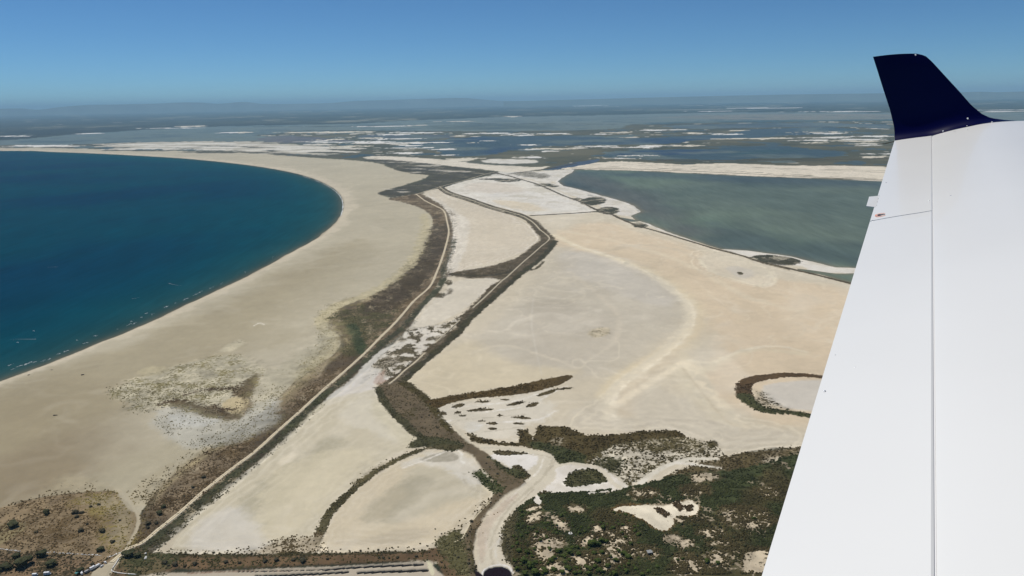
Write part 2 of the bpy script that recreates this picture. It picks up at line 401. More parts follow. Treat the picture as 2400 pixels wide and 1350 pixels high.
band([(1345, 399), (1340, 408), (1322, 416), (1306, 426), (1322, 437), (1372, 449), (1430, 465), (1478, 479), (1504, 497), (1482, 507), (1520, 525), (1560, 544), (1640, 569)], 12, 5, col=(218, 214, 204), op=.9, soft=4, amp=4, wl=10)
band([(1366, 447), (1420, 456), (1450, 462), (1400, 462), (1380, 457)], 5, col=(120, 120, 114), op=.8, soft=4, amp=4, wl=10)
# lagoon-side flats beyond the lagoon
area([(1300, 398), (1350, 389), (1430, 379), (1520, 381), (1600, 386), (1700, 383), (1850, 389), (1960, 388), (2060, 391), (2200, 396), (3000, 420), (3000, 445), (2200, 428), (2070, 424.5), (1950, 419), (1800, 414), (1650, 407.5), (1500, 400), (1340, 397)], (214, 202, 178), cls=2, soft=5, amp=8, wl=30, wat=0.0)
for pts, w, o in (([(1340, 394), (1440, 392), (1600, 397), (1760, 404), (1900, 412), (2070, 421)], 5, .85), ([(1500, 384), (1620, 390), (1750, 393), (1950, 399), (2080, 405)], 10, .5), ([(1380, 386), (1450, 388), (1560, 389)], 5, .5), ([(1700, 388), (1850, 396), (2080, 400)], 8, .4), ([(1890, 385), (1980, 382), (2060, 388)], 9, .6)):
    band(pts, w, col=(104, 98, 78), op=o, soft=4, amp=6, wl=30)
# sheets of bright sand over the beach head
area([(240, 341), (300, 335), (420, 333), (560, 331), (640, 335), (760, 343), (830, 350), (830, 357), (740, 363), (680, 361), (560, 354), (420, 350), (250, 347)], (186, 178, 160), cls=1, soft=12, amp=34, wl=50, wat=0.0, op=0.9)
for x0, x1, yy, th in ((700, 820, 346, 2), (610, 700, 349, 2), (300, 440, 349, 2.2), (430, 540, 351, 2.2), (760, 830, 357, 2), (380, 460, 336, 1.6), (100, 200, 343, 1.4), (260, 420, 339.5, 2), (330, 520, 344, 2.4), (430, 560, 337, 2), (480, 590, 345.5, 3), (560, 680, 352, 3.6), (520, 640, 340, 2), (600, 720, 344, 2.6), (680, 800, 355, 4), (640, 760, 347.5, 2.4), (740, 830, 351, 3), (700, 790, 339, 2), (250, 340, 350, 1.4)):
    L = x1 - x0
    area([(x0, yy), (x0 + L * .3, yy - th * .5), (x0 + L * .7, yy - th * .6), (x1, yy), (x0 + L * .6, yy + th * .5), (x0 + L * .25, yy + th * .4)], WHITE, soft=5, amp=12, wl=40, shift=3)
for x0, x1, yy, th in ((300, 398, 353, 2.2), (243, 298, 352.4, 1.6), (430, 556, 357.4, 2.4), (560, 690, 358.5, 2.0), (640, 790, 363.8, 2.0), (470, 560, 342.6, 1.0), (560, 660, 345.6, 1.2), (395, 460, 347, 1.2), (690, 900, 367.5, 2.6), (620, 650, 354, 3), (730, 860, 359, 2.6), (770, 900, 352, 2.4), (240, 300, 346, 1.0), (105, 200, 346, 1.6), (0, 60, 347, 1.0)):
    L = x1 - x0; dy = 0.02 * L if x0 > 550 else 0.005 * L
    area([(x0, yy - dy), (x0 + L * .3, yy - th * .5 - dy * .5), (x0 + L * .7, yy - th * .5 + dy * .5), (x1, yy + dy), (x0 + L * .6, yy + th * .5), (x0 + L * .25, yy + th * .4)], (84, 82, 70), soft=5, amp=12, wl=40, shift=2, veg=0.4)
# sandy tongue and bright pans north of the road head
area([(845, 369), (900, 366), (980, 370), (1060, 377), (1110, 382), (1180, 388), (1250, 392), (1290, 390), (1250, 400), (1190, 404), (1120, 396), (1040, 388), (960, 379), (880, 373)], (210, 200, 178), cls=2, soft=4, amp=6, wl=30, wat=0.0)
area([(1040, 378), (1060, 373), (1115, 371), (1100, 377)], (214, 204, 182), soft=4, amp=4, wl=20)
area([(1128, 378), (1150, 373), (1220, 374), (1264, 376), (1255, 382), (1190, 384), (1145, 382)], WHITE, soft=4, amp=4, wl=30, wat=0.0)
area([(1095, 381), (1110, 383), (1160, 388), (1240, 387), (1290, 381), (1250, 372), (1260, 378), (1255, 384), (1190, 386), (1130, 381), (1125, 376)], (88, 88, 72), soft=4, amp=4, wl=30)
# dark marsh wedge at the head of the track
wedge = [(888, 453), (925, 442), (965, 432), (1000, 420), (1012, 412), (985, 409), (950, 404), (925, 397), (905, 385), (880, 379), (850, 375), (900, 374), (960, 379), (1040, 388), (1120, 398), (1170, 405), (1150, 409), (1100, 420), (1040, 437), (1000, 448), (978, 457), (930, 462)]
area(wedge, (84, 78, 64), cls=4, soft=3, amp=5, wl=30, veg=0.45, vc=(62, 58, 44), wat=0.0)
area([(985, 395), (1060, 400), (1110, 405), (1050, 425), (990, 440), (930, 455), (900, 452), (980, 430), (1020, 412)], (78, 74, 66), op=0.8, soft=10, amp=5, wl=20)
for x0, x1, yy, th in ((945, 1000, 396, 2.6), (975, 1015, 389, 3.5), (1005, 1035, 388, 3.5), (1030, 1110, 402, 3.0), (960, 990, 404, 1.6), (1000, 1050, 399, 1.6), (900, 950, 444, 1.4), (930, 960, 450, 3), (860, 960, 374, 1.6), (880, 1000, 381, 1.2)):
    L = x1 - x0
    area([(x0, yy - .01 * L), (x0 + L * .5, yy - th * .5), (x1, yy + .01 * L), (x0 + L * .5, yy + th * .5)], (196, 188, 170), op=0.85, soft=5, amp=6, wl=20, shift=1.5, veg=0.0)

idx, m = area(wedge, None, soft=3, amp=5, wl=30)
nn = fbm(X[idx] * .7 + Y[idx] * .7, (Y[idx] - X[idx]) * .25, 60, 4, 2); mix(COL, idx, srgb(150, 142, 122), m * sstep(.15, .8, nn) * .75); mix(COL, idx, srgb(52, 50, 40), m * sstep(.2, .8, -nn) * .7)
area([(925, 462), (978, 458), (1000, 478), (1010, 495), (985, 487), (950, 474), (915, 468)], (86, 82, 62), cls=4, soft=3, amp=3, wl=12, veg=0.5)
# road corridor
corr_l = [(270, 1340), (300, 1290), (328, 1235), (337, 1200), (365, 1160), (420, 1105), (500, 1050), (570, 1005), (640, 945), (700, 890), (760, 850), (808, 812), (800, 790), (772, 770), (770, 745), (800, 722), (850, 702), (900, 680), (945, 652), (975, 622), (995, 590), (1006, 560), (1015, 530), (1010, 505), (985, 487), (945, 474), (915, 468), (935, 462), (975, 455)]
corr_r = [(988, 455), (1012, 468), (1040, 486), (1052, 510), (1060, 545), (1054, 590), (1046, 622), (1052, 642), (1036, 665), (1022, 692), (998, 706), (975, 740), (958, 772), (930, 795), (900, 815), (878, 845), (850, 872), (805, 908), (765, 938), (700, 992), (650, 1040), (600, 1090), (548, 1130), (500, 1170), (450, 1213), (410, 1250), (372, 1285), (330, 1310)]
area(corr_l + corr_r, (124, 108, 84), cls=4, soft=2, amp=2.5, wl=10, veg=0.42, vc=(82, 68, 50), h=1.6)
area([(745, 745), (800, 705), (870, 690), (940, 655), (985, 610), (1005, 570), (1012, 590), (990, 625), (950, 660), (890, 695), (830, 715), (790, 740), (800, 790), (790, 820), (740, 870), (690, 900), (700, 860), (760, 800)], (168, 156, 122), op=0.8, soft=6, amp=5, wl=10, veg=0.35, vc=(120, 108, 78))
area([(690, 900), (760, 850), (800, 815), (785, 845), (700, 920), (640, 970), (560, 1030), (480, 1080), (400, 1140), (350, 1190), (345, 1170), (420, 1095), (520, 1030), (600, 985)], (138, 124, 94), op=0.7, soft=6, amp=4, wl=14, veg=0.25)
area([(780, 745), (850, 720), (910, 720), (900, 760), (860, 800), (830, 830), (790, 800), (770, 770)], (104, 92, 66), op=0.8, soft=8, amp=5, wl=14, veg=0.5, vc=(70, 66, 44))
band([(822, 765), (832, 785), (845, 815), (848, 828)], 18, 8, col=(66, 68, 50), soft=3, amp=2, veg=0.7, vc=(54, 60, 40))
area([(940, 640), (985, 590), (1005, 540), (1030, 530), (1040, 570), (1010, 640), (960, 690), (900, 730), (870, 710)], (88, 76, 60), op=0.8, soft=6, amp=3, wl=14, veg=0.5, vc=(66, 56, 42))
roadR = [(1066, 560), (1056, 600), (1040, 630), (1040, 655), (1025, 680), (1000, 706), (968, 742), (938, 776), (905, 800), (880, 828), (850, 855), (810, 890), (762, 928), (712, 975), (655, 1028), (612, 1068), (552, 1115), (490, 1168), (440, 1206), (390, 1250), (350, 1282)]
band(roadR, 8, 26, col=(72, 68, 52), soft=2, amp=2, wl=8, veg=0.55, vc=(60, 60, 44), h=0.9, op=0.9)
band([(x + 10, y + 7) for x, y in roadR[6:]], 6, 18, col=(150, 144, 126), op=0.85, soft=3, amp=5, wl=6, veg=0.30, vc=(70, 66, 48))
band([(x + 2, y + 1) for x, y in roadR[3:]], 2, 4, col=(50, 46, 36), op=0.8, soft=1.5, amp=1.5, wl=8)
band([(x - 13, y - 7) for x, y in corr_l[4:13]], 34, 26, veg=0.19, vc=(104, 94, 68), soft=9, amp=6, wl=10, op=.9)
band([(x - 16, y - 2) for x, y in corr_l[12:24]], 30, 20, col=(184, 172, 138), veg=0.17, vc=(112, 102, 74), soft=7, amp=8, wl=10, op=.8)
band(corr_l[2:14], 3, 3, col=(92, 80, 58), op=.8, soft=2, amp=2, wl=10)
band([(x + 8, y + 3) for x, y in corr_l[2:13]], 5, 7, col=(156, 142, 108), op=.7, soft=3, amp=2, wl=10)
idx, m = area(corr_l + corr_r, None, soft=2, amp=2.5, wl=10)
nn = fbm(X[idx], Y[idx] * .45, 22, 4, 2); mix(COL, idx, srgb(160, 146, 118), m * sstep(.25, .8, nn) * .7)
nn = fbm(X[idx], Y[idx] * .3, 45, 3, 5); mix(COL, idx, srgb(66, 56, 42), m * sstep(.2, .6, -nn) * .7)
area([(1058, 495), (1064, 540), (1060, 590), (1052, 622), (1056, 640), (1044, 650), (1040, 640), (1050, 590), (1056, 545), (1048, 500)], (120, 108, 88), soft=4, amp=9, wl=9, veg=.35, op=.8)
# mixed salt and scrub between the two dikes
mixp = [(962, 776), (1000, 768), (1050, 757), (1085, 742), (1060, 775), (1035, 795), (995, 830), (950, 868), (915, 898), (885, 905), (890, 878), (865, 890), (840, 905), (870, 860), (905, 825)]
idx, m = area(mixp, (150, 140, 120), soft=3, amp=3, wl=10, veg=0.5, vc=(78, 70, 54), cls=4)
nn = fbm(X[idx], Y[idx], 16, 4, 2)
mix(COL, idx, srgb(208, 200, 184), m * sstep(0.0, 0.3, nn)); VEG[idx] *= 1 - 0.8 * m * sstep(0, 0.3, nn)
band([(985, 776), (955, 780), (950, 792), (960, 800), (930, 808), (905, 820), (885, 835), (862, 858), (845, 880), (820, 905), (790, 925), (770, 945)], 5, 26, col=(204, 198, 184), op=0.9, soft=3, amp=3, wl=10, veg=0.0)
area([(770, 950), (800, 915), (850, 875), (880, 862), (905, 890), (880, 905), (885, 930), (840, 930), (800, 940)], (206, 200, 188), op=0.8, soft=8, amp=6, wl=14, veg=0.0)
band([(985, 830), (950, 850), (925, 875)], 12, col=(180, 168, 146), op=0.6, soft=6, amp=5, wl=8)
area([(885, 880), (905, 868), (900, 890), (915, 892), (890, 902), (875, 898)], (160, 128, 108), op=0.6, soft=4, amp=3, wl=8)

# second dike (track with scrub to the corner, then down to the left)
D2a = [(1030, 438), (1052, 453), (1102, 469), (1153, 487), (1193, 498), (1226, 508), (1250, 523), (1265, 539)]
D2b = [(1265, 539), (1288, 560), (1268, 580), (1248, 597), (1228, 614), (1203, 637), (1188, 651), (1165, 670), (1135, 697), (1105, 725), (1076, 754), (1037, 790), (996, 829), (949, 870), (915, 900)]
band(D2a, 13, 16, col=(92, 84, 68), soft=2, amp=2.5, wl=8, veg=0.5, vc=(66, 60, 46), h=1.6, cls=5)
area([(1232, 512), (1256, 516), (1280, 540), (1303, 563), (1297, 575), (1278, 590), (1272, 606), (1252, 622), (1238, 632), (1214, 650), (1190, 674), (1150, 710), (1110, 746), (1078, 785), (1040, 816), (1000, 848), (960, 882), (945, 898), (905, 908), (900, 898), (930, 880), (985, 833), (1030, 798), (1068, 768), (1085, 738), (1108, 716), (1128, 695), (1150, 672), (1178, 656), (1150, 652), (1110, 654), (1075, 650), (1050, 645), (1068, 638), (1110, 632), (1160, 622), (1205, 608), (1230, 592), (1250, 576), (1266, 564), (1262, 552), (1245, 532)],
     (98, 86, 66), cls=5, soft=2.5, amp=2.5, wl=9, veg=0.42, vc=(70, 60, 44), h=1.6, smooth=False)
band([(1303, 566), (1285, 590), (1262, 612), (1235, 632), (1195, 665), (1150, 705), (1105, 745), (1068, 785), (1030, 820), (985, 858), (950, 890)], 9, 15, col=(68, 62, 46), soft=2, amp=1.5, wl=8, veg=0.6, vc=(56, 52, 36))
band([(1060, 644), (1110, 648), (1160, 646), (1200, 636)], 5, 9, col=(64, 58, 44), soft=2, amp=2, wl=8, veg=0.6, vc=(56, 50, 36))
band([(1210, 642), (1240, 635), (1260, 628), (1274, 614)], 6, 3, col=(72, 66, 48), soft=2, amp=1.5, wl=8, veg=0.6)
for cx_, cy_, rx_, ry_ in ((1052, 663, 7, 6), (1053, 684, 6, 7), (1030, 693, 14, 6)):
    area([(cx_ + rx_ * math.cos(a), cy_ + ry_ * math.sin(a)) for a in np.linspace(0, 6.28, 9)[:-1]], (108, 98, 76), soft=2, amp=2, wl=5, veg=0.5, op=.9)

# lagoon dike and spur
LD = [(1150, 405), (1190, 412), (1221, 421), (1264, 434), (1318, 458), (1361, 474), (1401, 494), (1436, 504), (1487, 527), (1558, 548), (1630, 570), (1684, 586), (1738, 600), (1791, 617), (1845, 629), (1917, 646), (1996, 666), (2150, 704), (2500, 795), (3200, 980)]
band(LD, 6.5, col=(84, 76, 60), soft=2, amp=1.5, wl=8, veg=0.4, vc=(62, 56, 42), h=1.8, cls=5)
band([(x, y + 4) for x, y in LD[3:]], 4, col=(208, 196, 170), op=0.6, soft=2, amp=1)
band([(1243, 506), (1300, 503), (1397, 497)], 5, 9, col=(84, 78, 62), soft=1.5, amp=1, wl=8, h=1.4, cls=5, veg=0.3)
band([(1684, 584), (1738, 600), (1800, 620), (1850, 632)], 9, 9, col=(104, 92, 62), soft=2, amp=2, wl=8, veg=0.4)
for cx_, cy_, rx_, ry_, t_ in ((1390, 472, 30, 9.5, -.06), (1426, 494, 25, 8.5, 0), (1500, 528, 17, 6, .08), (1818, 610, 58, 11, .08), (1275, 434, 22, 3.5, 0), (1298, 437, 10, 2, 0), (1190, 423, 30, 4, 0), (1150, 420, 30, 2, 0), (1355, 466, 6, 2, 0)):
    pts = [(cx_ + rx_ * math.cos(a), cy_ + ry_ * math.sin(a) + t_ * rx_ * math.cos(a)) for a in np.linspace(0, 6.28, 13)[:-1]]
    idx, m = area(pts, (76, 70, 56), soft=2, amp=2, wl=12, veg=0.55, vc=(56, 54, 42), wat=0, cls=4)
    nn = fbm(X[idx], Y[idx], 30, 3, 4); mix(COL, idx, srgb(150, 142, 122), m * sstep(.0, .5, nn) * .8); VEG[idx] *= 1 - .6 * m * sstep(0, .5, nn)

# pans below
area([(880, 915), (900, 950), (960, 990), (1005, 1030), (930, 1065), (860, 1110), (780, 1190), (740, 1240), (720, 1290), (420, 1298), (400, 1288), (440, 1230), (520, 1160), (640, 1060), (750, 950), (800, 930), (850, 920)], (190, 180, 152), op=0.75, soft=5, amp=3, wl=20)
area([(560, 1180), (640, 1110), (720, 1060), (780, 1020), (800, 1040), (740, 1100), (680, 1160), (640, 1230), (580, 1240), (540, 1220)], (164, 156, 130), op=.65, soft=12, amp=9, wl=24)
area([(800, 960), (850, 930), (900, 960), (960, 1010), (930, 1040), (870, 1010), (820, 1000)], (206, 198, 176), op=.6, soft=12, amp=8, wl=20)
area([(640, 1110), (760, 1060), (880, 1060), (820, 1120), (760, 1180), (700, 1240), (640, 1270), (600, 1220)], (206, 194, 162), op=0.6, soft=20, amp=14, wl=24)
area([(430, 1280), (480, 1220), (560, 1190), (600, 1240), (620, 1290), (500, 1297)], (204, 198, 184), op=0.7, soft=20, amp=10, wl=30)
area([(650, 1085), (680, 1062), (700, 1065), (680, 1085), (655, 1090)], (216, 204, 176), op=0.7, soft=6, amp=3, wl=14)
area([(900, 940), (960, 985), (1010, 1030), (960, 1050), (900, 1000), (870, 960)], (196, 186, 156), op=0.7, soft=12, amp=6, wl=14, veg=0.12, vc=(120, 112, 84))
area([(748, 1290), (770, 1222), (820, 1162), (880, 1112), (940, 1082), (1000, 1062), (1070, 1054), (1110, 1075), (1140, 1110), (1158, 1148), (1140, 1182), (1100, 1218), (1060, 1248), (1020, 1278), (900, 1293)], (196, 182, 152), op=0.85, soft=4, amp=2, wl=20)
area([(960, 1100), (1040, 1095), (1110, 1130), (1140, 1160), (1060, 1180), (940, 1230), (900, 1220), (950, 1160)], (176, 168, 144), op=0.7, soft=20, amp=10, wl=30)
area([(940, 1092), (1000, 1066), (1070, 1058), (1110, 1085), (1135, 1120), (1110, 1140), (1040, 1100), (980, 1090)], (208, 202, 186), op=0.7, soft=12, amp=8, wl=20)
area([(985, 1078), (1040, 1060), (1070, 1065), (1072, 1080), (1030, 1085)], (150, 142, 122), op=0.85, soft=3, amp=2, wl=14)
band([(945, 1098), (1000, 1078), (1045, 1060), (1068, 1056), (1082, 1066), (1080, 1080), (1088, 1086)], 4, 5, col=(222, 216, 200), op=.85, soft=2.5, amp=2, wl=10)
band([(1085, 1110), (1095, 1140), (1130, 1155)], 4, 6, col=(168, 158, 136), op=.6, soft=3, amp=4, wl=8)
area([(860, 1190), (940, 1130), (1000, 1115), (1010, 1140), (960, 1180), (900, 1220), (850, 1230)], (158, 150, 126), op=.6, soft=14, amp=8, wl=20)
area([(780, 1270), (850, 1265), (950, 1240), (1010, 1245), (960, 1275), (860, 1288)], (176, 164, 140), op=.5, soft=8, amp=6, wl=16)
band([(760, 1290), (860, 1284), (960, 1280), (1020, 1270)], 14, col=(212, 198, 168), op=0.7, soft=8, amp=4)

rings([(1045, 441), (1110, 420), (1160, 412), (1235, 420), (1290, 440), (1345, 467), (1398, 497), (1250, 504), (1215, 497), (1150, 480), (1100, 463)], 14, 60, (232, 226, 214), (196, 184, 162), .45, 1)
rings([(1000, 455), (1035, 447), (1060, 465), (1110, 480), (1180, 500), (1240, 530), (1262, 560), (1225, 590), (1170, 612), (1100, 625), (1052, 648), (1050, 610), (1060, 560), (1055, 510), (1025, 475)], 13, 28, (228, 220, 204), (180, 168, 144), .5, 2)
rings([(1062, 662), (1110, 655), (1168, 656), (1130, 690), (1070, 737), (1000, 767), (960, 772), (985, 742), (1020, 702), (1050, 680)], 12, 20, (228, 222, 208), (184, 174, 154), .18, 3)
rings([(880, 915), (900, 950), (960, 990), (1005, 1030), (930, 1065), (860, 1110), (780, 1190), (740, 1240), (720, 1290), (420, 1298), (400, 1288), (440, 1230), (520, 1160), (640, 1060), (750, 950), (800, 930), (850, 920)], 22, 60, (212, 202, 178), (172, 162, 134), .28, 4)
rings([(748, 1290), (770, 1222), (820, 1162), (880, 1112), (940, 1082), (1000, 1062), (1070, 1054), (1110, 1075), (1140, 1110), (1158, 1148), (1140, 1182), (1100, 1218), (1060, 1248), (1020, 1278), (900, 1293)], 20, 45, (216, 206, 184), (174, 164, 140), .32, 5)
rings(flat, 24, 60, (220, 210, 186), (180, 168, 142), .4, 6)
rings([(1620, 590), (1700, 590), (1790, 612), (1825, 655), (1790, 676), (1700, 655), (1630, 632)], 16, 40, (224, 212, 184), (184, 172, 150), .5, 2)
rings([(1400, 930), (1500, 860), (1640, 850), (1700, 960), (1860, 1000), (1870, 1045), (1700, 1060), (1600, 1010), (1450, 1010), (1330, 1000)], 30, 80, (218, 206, 178), (180, 168, 142), .45, 3)
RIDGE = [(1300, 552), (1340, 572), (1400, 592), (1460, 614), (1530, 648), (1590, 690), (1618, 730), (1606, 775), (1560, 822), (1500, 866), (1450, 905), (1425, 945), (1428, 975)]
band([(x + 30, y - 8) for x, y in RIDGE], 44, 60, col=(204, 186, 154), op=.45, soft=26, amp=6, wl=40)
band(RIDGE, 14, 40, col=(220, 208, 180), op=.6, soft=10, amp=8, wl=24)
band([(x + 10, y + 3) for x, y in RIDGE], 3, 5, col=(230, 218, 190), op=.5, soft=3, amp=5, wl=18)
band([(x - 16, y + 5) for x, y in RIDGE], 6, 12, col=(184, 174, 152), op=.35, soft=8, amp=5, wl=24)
band([(1610, 850), (1650, 900), (1700, 960), (1745, 1005)], 34, 14, col=(220, 206, 176), op=.7, soft=9, amp=4, wl=24)
band([(1590, 850), (1640, 915), (1690, 975), (1720, 1000)], 5, 5, col=(190, 176, 148), op=.6, soft=3, amp=2, wl=24)
band([(1600, 850), (1540, 890), (1480, 925), (1425, 965)], 16, 24, col=(222, 208, 178), op=.7, soft=8, amp=4, wl=20)
band([(1500, 1000), (1580, 985), (1660, 990), (1760, 1010), (1850, 1015)], 10, 8, col=(176, 166, 146), op=.45, soft=6, amp=5, wl=20)
band([(1890, 826), (1820, 812), (1740, 822), (1670, 850), (1620, 846)], 10, 14, col=(222, 210, 182), op=.7, soft=6, amp=3, wl=20)
band([(1310, 540), (1420, 560), (1560, 600), (1650, 640), (1760, 700), (1880, 730)], 12, 20, col=(216, 202, 172), op=.45, soft=10, amp=6, wl=30)
band([(1420, 590), (1500, 575), (1600, 590), (1700, 640)], 18, 10, col=(186, 174, 150), op=.4, soft=9, amp=6, wl=30)
band([(1250, 700), (1246, 760), (1258, 830), (1270, 880)], 3, 3, col=(198, 190, 172), op=.5, soft=2, amp=1, wl=30)
band([(1340, 640), (1400, 690), (1450, 745), (1440, 800), (1380, 845)], 8, 14, col=(200, 188, 164), op=.5, soft=7, amp=6, wl=30)
band([(1100, 830), (1180, 810), (1260, 830), (1350, 862)], 8, 10, col=(206, 194, 168), op=.5, soft=7, amp=5, wl=24)
# low places that dry last: fine light and dark streaks over every bare flat
idx = np.nonzero(((CLS == 2) | (CLS == 1)) & (VEG < .1))[0]
xx, yy = X[idx], Y[idx]
wx = fbm(xx, yy, 120, 3, 4) * 50; wy = fbm(xx, yy, 120, 3, 6) * 50
st_ = fbm((xx + wx * 1.6) * .6 + (yy + wy) * .15, (yy + wy * 1.6) * .9 - (xx + wx) * .2, 46, 5, 1)
on = np.where(CLS[idx] == 2, 1.0, .5)
mix(COL, idx, srgb(230, 220, 198), sstep(.25, 1.0, st_) * .16 * on)
mix(COL, idx, srgb(150, 138, 112), sstep(.3, 1.0, -st_) * .12 * on)

# third dike and brown embankments of the foreground
d3 = [(884, 905), (900, 940), (935, 982), (975, 1012), (1008, 1040), (1068, 1052), (1108, 1068), (1130, 1100), (1158, 1132), (1166, 1150), (1140, 1182), (1105, 1222), (1090, 1255), (1082, 1295), (1075, 1360), (1120, 1420), (1118, 1350), (1108, 1295), (1118, 1240), (1142, 1202), (1182, 1162), (1232, 1136), (1226, 1120), (1182, 1098), (1142, 1065), (1100, 1040), (1062, 1008), (1035, 975), (1020, 948), (978, 915), (948, 896)]
area(d3, (100, 87, 66), cls=5, soft=2, amp=2, wl=9, veg=0.22, vc=(72, 64, 42), h=1.8, smooth=False)
band([(885, 910), (905, 950), (945, 992), (990, 1028), (1050, 1052)], 12, 18, col=(72, 70, 46), soft=2, amp=2, wl=8, veg=0.6, vc=(64, 60, 42))
band([(948, 900), (985, 925), (1015, 955), (1030, 980), (1060, 1015)], 22, 8, col=(78, 68, 44), soft=3, amp=2, wl=8, veg=0.55, vc=(66, 58, 34))
band([(1120, 1110), (1150, 1140), (1165, 1150)], 20, 26, col=(82, 80, 54), soft=4, amp=3, wl=6, veg=0.5, vc=(62, 66, 40))
band([(1150, 1075), (1185, 1100), (1220, 1115)], 10, 18, col=(80, 76, 52), soft=3, amp=4, wl=6, veg=0.6, vc=(64, 64, 42))
area([(985, 1030), (1060, 1035), (1085, 1048), (1060, 1056), (1000, 1048), (960, 1050)], (76, 74, 50), soft=3, amp=3, wl=8, veg=0.6, vc=(64, 62, 42))
band([(1072, 1050), (1010, 1052), (945, 1072), (892, 1100), (850, 1130), (800, 1175), (768, 1212), (752, 1250), (740, 1276)], 11, 20, col=(108, 98, 74), soft=2, amp=3, wl=6, veg=0.6, vc=(72, 66, 46), h=1.2)
band([(905, 1085), (870, 1105), (830, 1135)], 14, 8, col=(150, 140, 114), op=0.5, soft=5, amp=6, wl=6, veg=0.4, vc=(84, 76, 54))
area([(600, 1300), (640, 1275), (700, 1262), (745, 1262), (745, 1292), (700, 1300)], (160, 146, 120), op=0.8, soft=6, amp=6, wl=8, veg=0.35, vc=(88, 74, 54))
# bottom embankment with its shrubs, and the basins below
area([(262, 1345), (300, 1310), (340, 1300), (400, 1300), (560, 1304), (700, 1301), (900, 1296), (1000, 1293), (1060, 1265), (1085, 1270), (1100, 1420), (1060, 1420), (1035, 1340), (1010, 1318), (880, 1320), (760, 1326), (600, 1332), (470, 1338), (400, 1340), (330, 1420), (240, 1420)], (104, 84, 60), cls=5, soft=2, amp=2, wl=10, veg=0.28, vc=(66, 62, 40), h=1.6)
band([(400, 1297), (560, 1300), (760, 1296), (1000, 1290), (1060, 1262)], 14, 16, veg=.24, vc=(72, 62, 42), soft=5, amp=4, wl=8)
band([(748, 1290), (700, 1275), (640, 1290), (560, 1296)], 26, 10, veg=.26, vc=(80, 68, 48), soft=8, amp=6, wl=8)
band([(1030, 1270), (1070, 1245), (1100, 1215), (1140, 1175)], 12, 8, veg=.25, vc=(80, 70, 50), soft=5, amp=4, wl=8)
band([(340, 1303), (560, 1305), (760, 1301), (1000, 1296)], 5, col=(74, 66, 46), soft=3, amp=2, wl=8, veg=0.6, vc=(60, 54, 36))
area([(1022, 1275), (1060, 1250), (1085, 1260), (1088, 1290), (1100, 1350), (1080, 1350), (1050, 1310)], (110, 106, 74), op=0.9, soft=4, amp=4, wl=6, veg=0.5, vc=(72, 68, 46))
area([(280, 1320), (300, 1300), (350, 1300), (400, 1310), (380, 1345), (300, 1352)], (100, 90, 62), op=0.8, soft=5, amp=3, wl=8, veg=0.4, vc=(64, 64, 42))
area([(240, 1420), (330, 1352), (480, 1342), (600, 1336), (760, 1330), (880, 1324), (1000, 1318), (1015, 1330), (1018, 1420)], (176, 164, 142), cls=2, soft=2, amp=1.5, wl=8, h=0.8)
area([(1000, 1316), (1012, 1322), (1018, 1345), (1010, 1350), (1003, 1330)], (200, 192, 160), soft=2, amp=2, wl=5)
for pts, w in (([(760, 1337), (820, 1332), (890, 1328), (990, 1324.5)], 6), ([(560, 1341), (700, 1338), (760, 1336)], 2.5), ([(840, 1344), (900, 1341), (1000, 1338)], 7), ([(600, 1352), (700, 1348), (815, 1342)], 6)):
    band(pts, w, w * 1.2, wat=1.0, wc=(34, 30, 28), col=(50, 44, 40), soft=1.2, amp=.8, wl=8, veg=0.0)
band([(440, 1346), (560, 1341), (680, 1340)], 3, col=(120, 84, 64), op=0.7, soft=1.5, amp=1)
band([(360, 1345), (480, 1342), (600, 1337)], 2.5, col=(84, 72, 54), op=0.8, soft=1.5, amp=1)

# veg tongue and spits
area([(1005, 941), (1060, 930), (1150, 916), (1230, 901), (1290, 888), (1340, 881), (1316, 900), (1260, 917), (1190, 928), (1110, 934), (1060, 944), (1025, 956), (1010, 950)], (92, 80, 54), cls=4, soft=1.5, amp=2, wl=6, veg=0.72, vc=(72, 58, 34), h=1.2)
area([(1020, 955), (1060, 945), (1190, 930), (1290, 912), (1270, 935), (1300, 950), (1290, 985), (1235, 1000), (1210, 1030), (1130, 1030), (1095, 1010), (1060, 1000), (1040, 980)], (204, 195, 174), op=0.85, soft=12, amp=14, wl=16)
for pts, w, cc in (([(1030, 975), (1060, 958), (1130, 950), (1200, 942), (1260, 925)], 5, (222, 216, 202)), ([(1045, 990), (1100, 975), (1180, 962), (1250, 950), (1285, 925), (1330, 905)], 6, (224, 218, 204)), ([(1055, 1000), (1080, 985), (1150, 980), (1230, 972)], 4, (172, 162, 140)), ([(1110, 1000), (1180, 990), (1260, 985), (1300, 965)], 7, (222, 216, 202)),
                   ([(1100, 1015), (1150, 1012), (1230, 1000)], 4, (170, 160, 138)), ([(1075, 1010), (1090, 1025), (1105, 1042)], 5, (178, 168, 146)), ([(1060, 950), (1150, 938), (1240, 925)], 3, (176, 166, 144))):
    band(pts, w, w * .8, col=cc, op=.75, soft=3, amp=3, wl=9)
band([(1100, 1040), (1075, 1010), (1060, 990), (1090, 975), (1150, 968), (1220, 958), (1270, 940), (1280, 925), (1320, 908)], 10, 4, col=(190, 180, 156), op=0.6, soft=4, amp=3, wl=10)
area([(1088, 1000), (1100, 990), (1130, 995), (1120, 1010), (1098, 1015)], (210, 212, 206), op=0.35, soft=5, amp=3, wl=6)
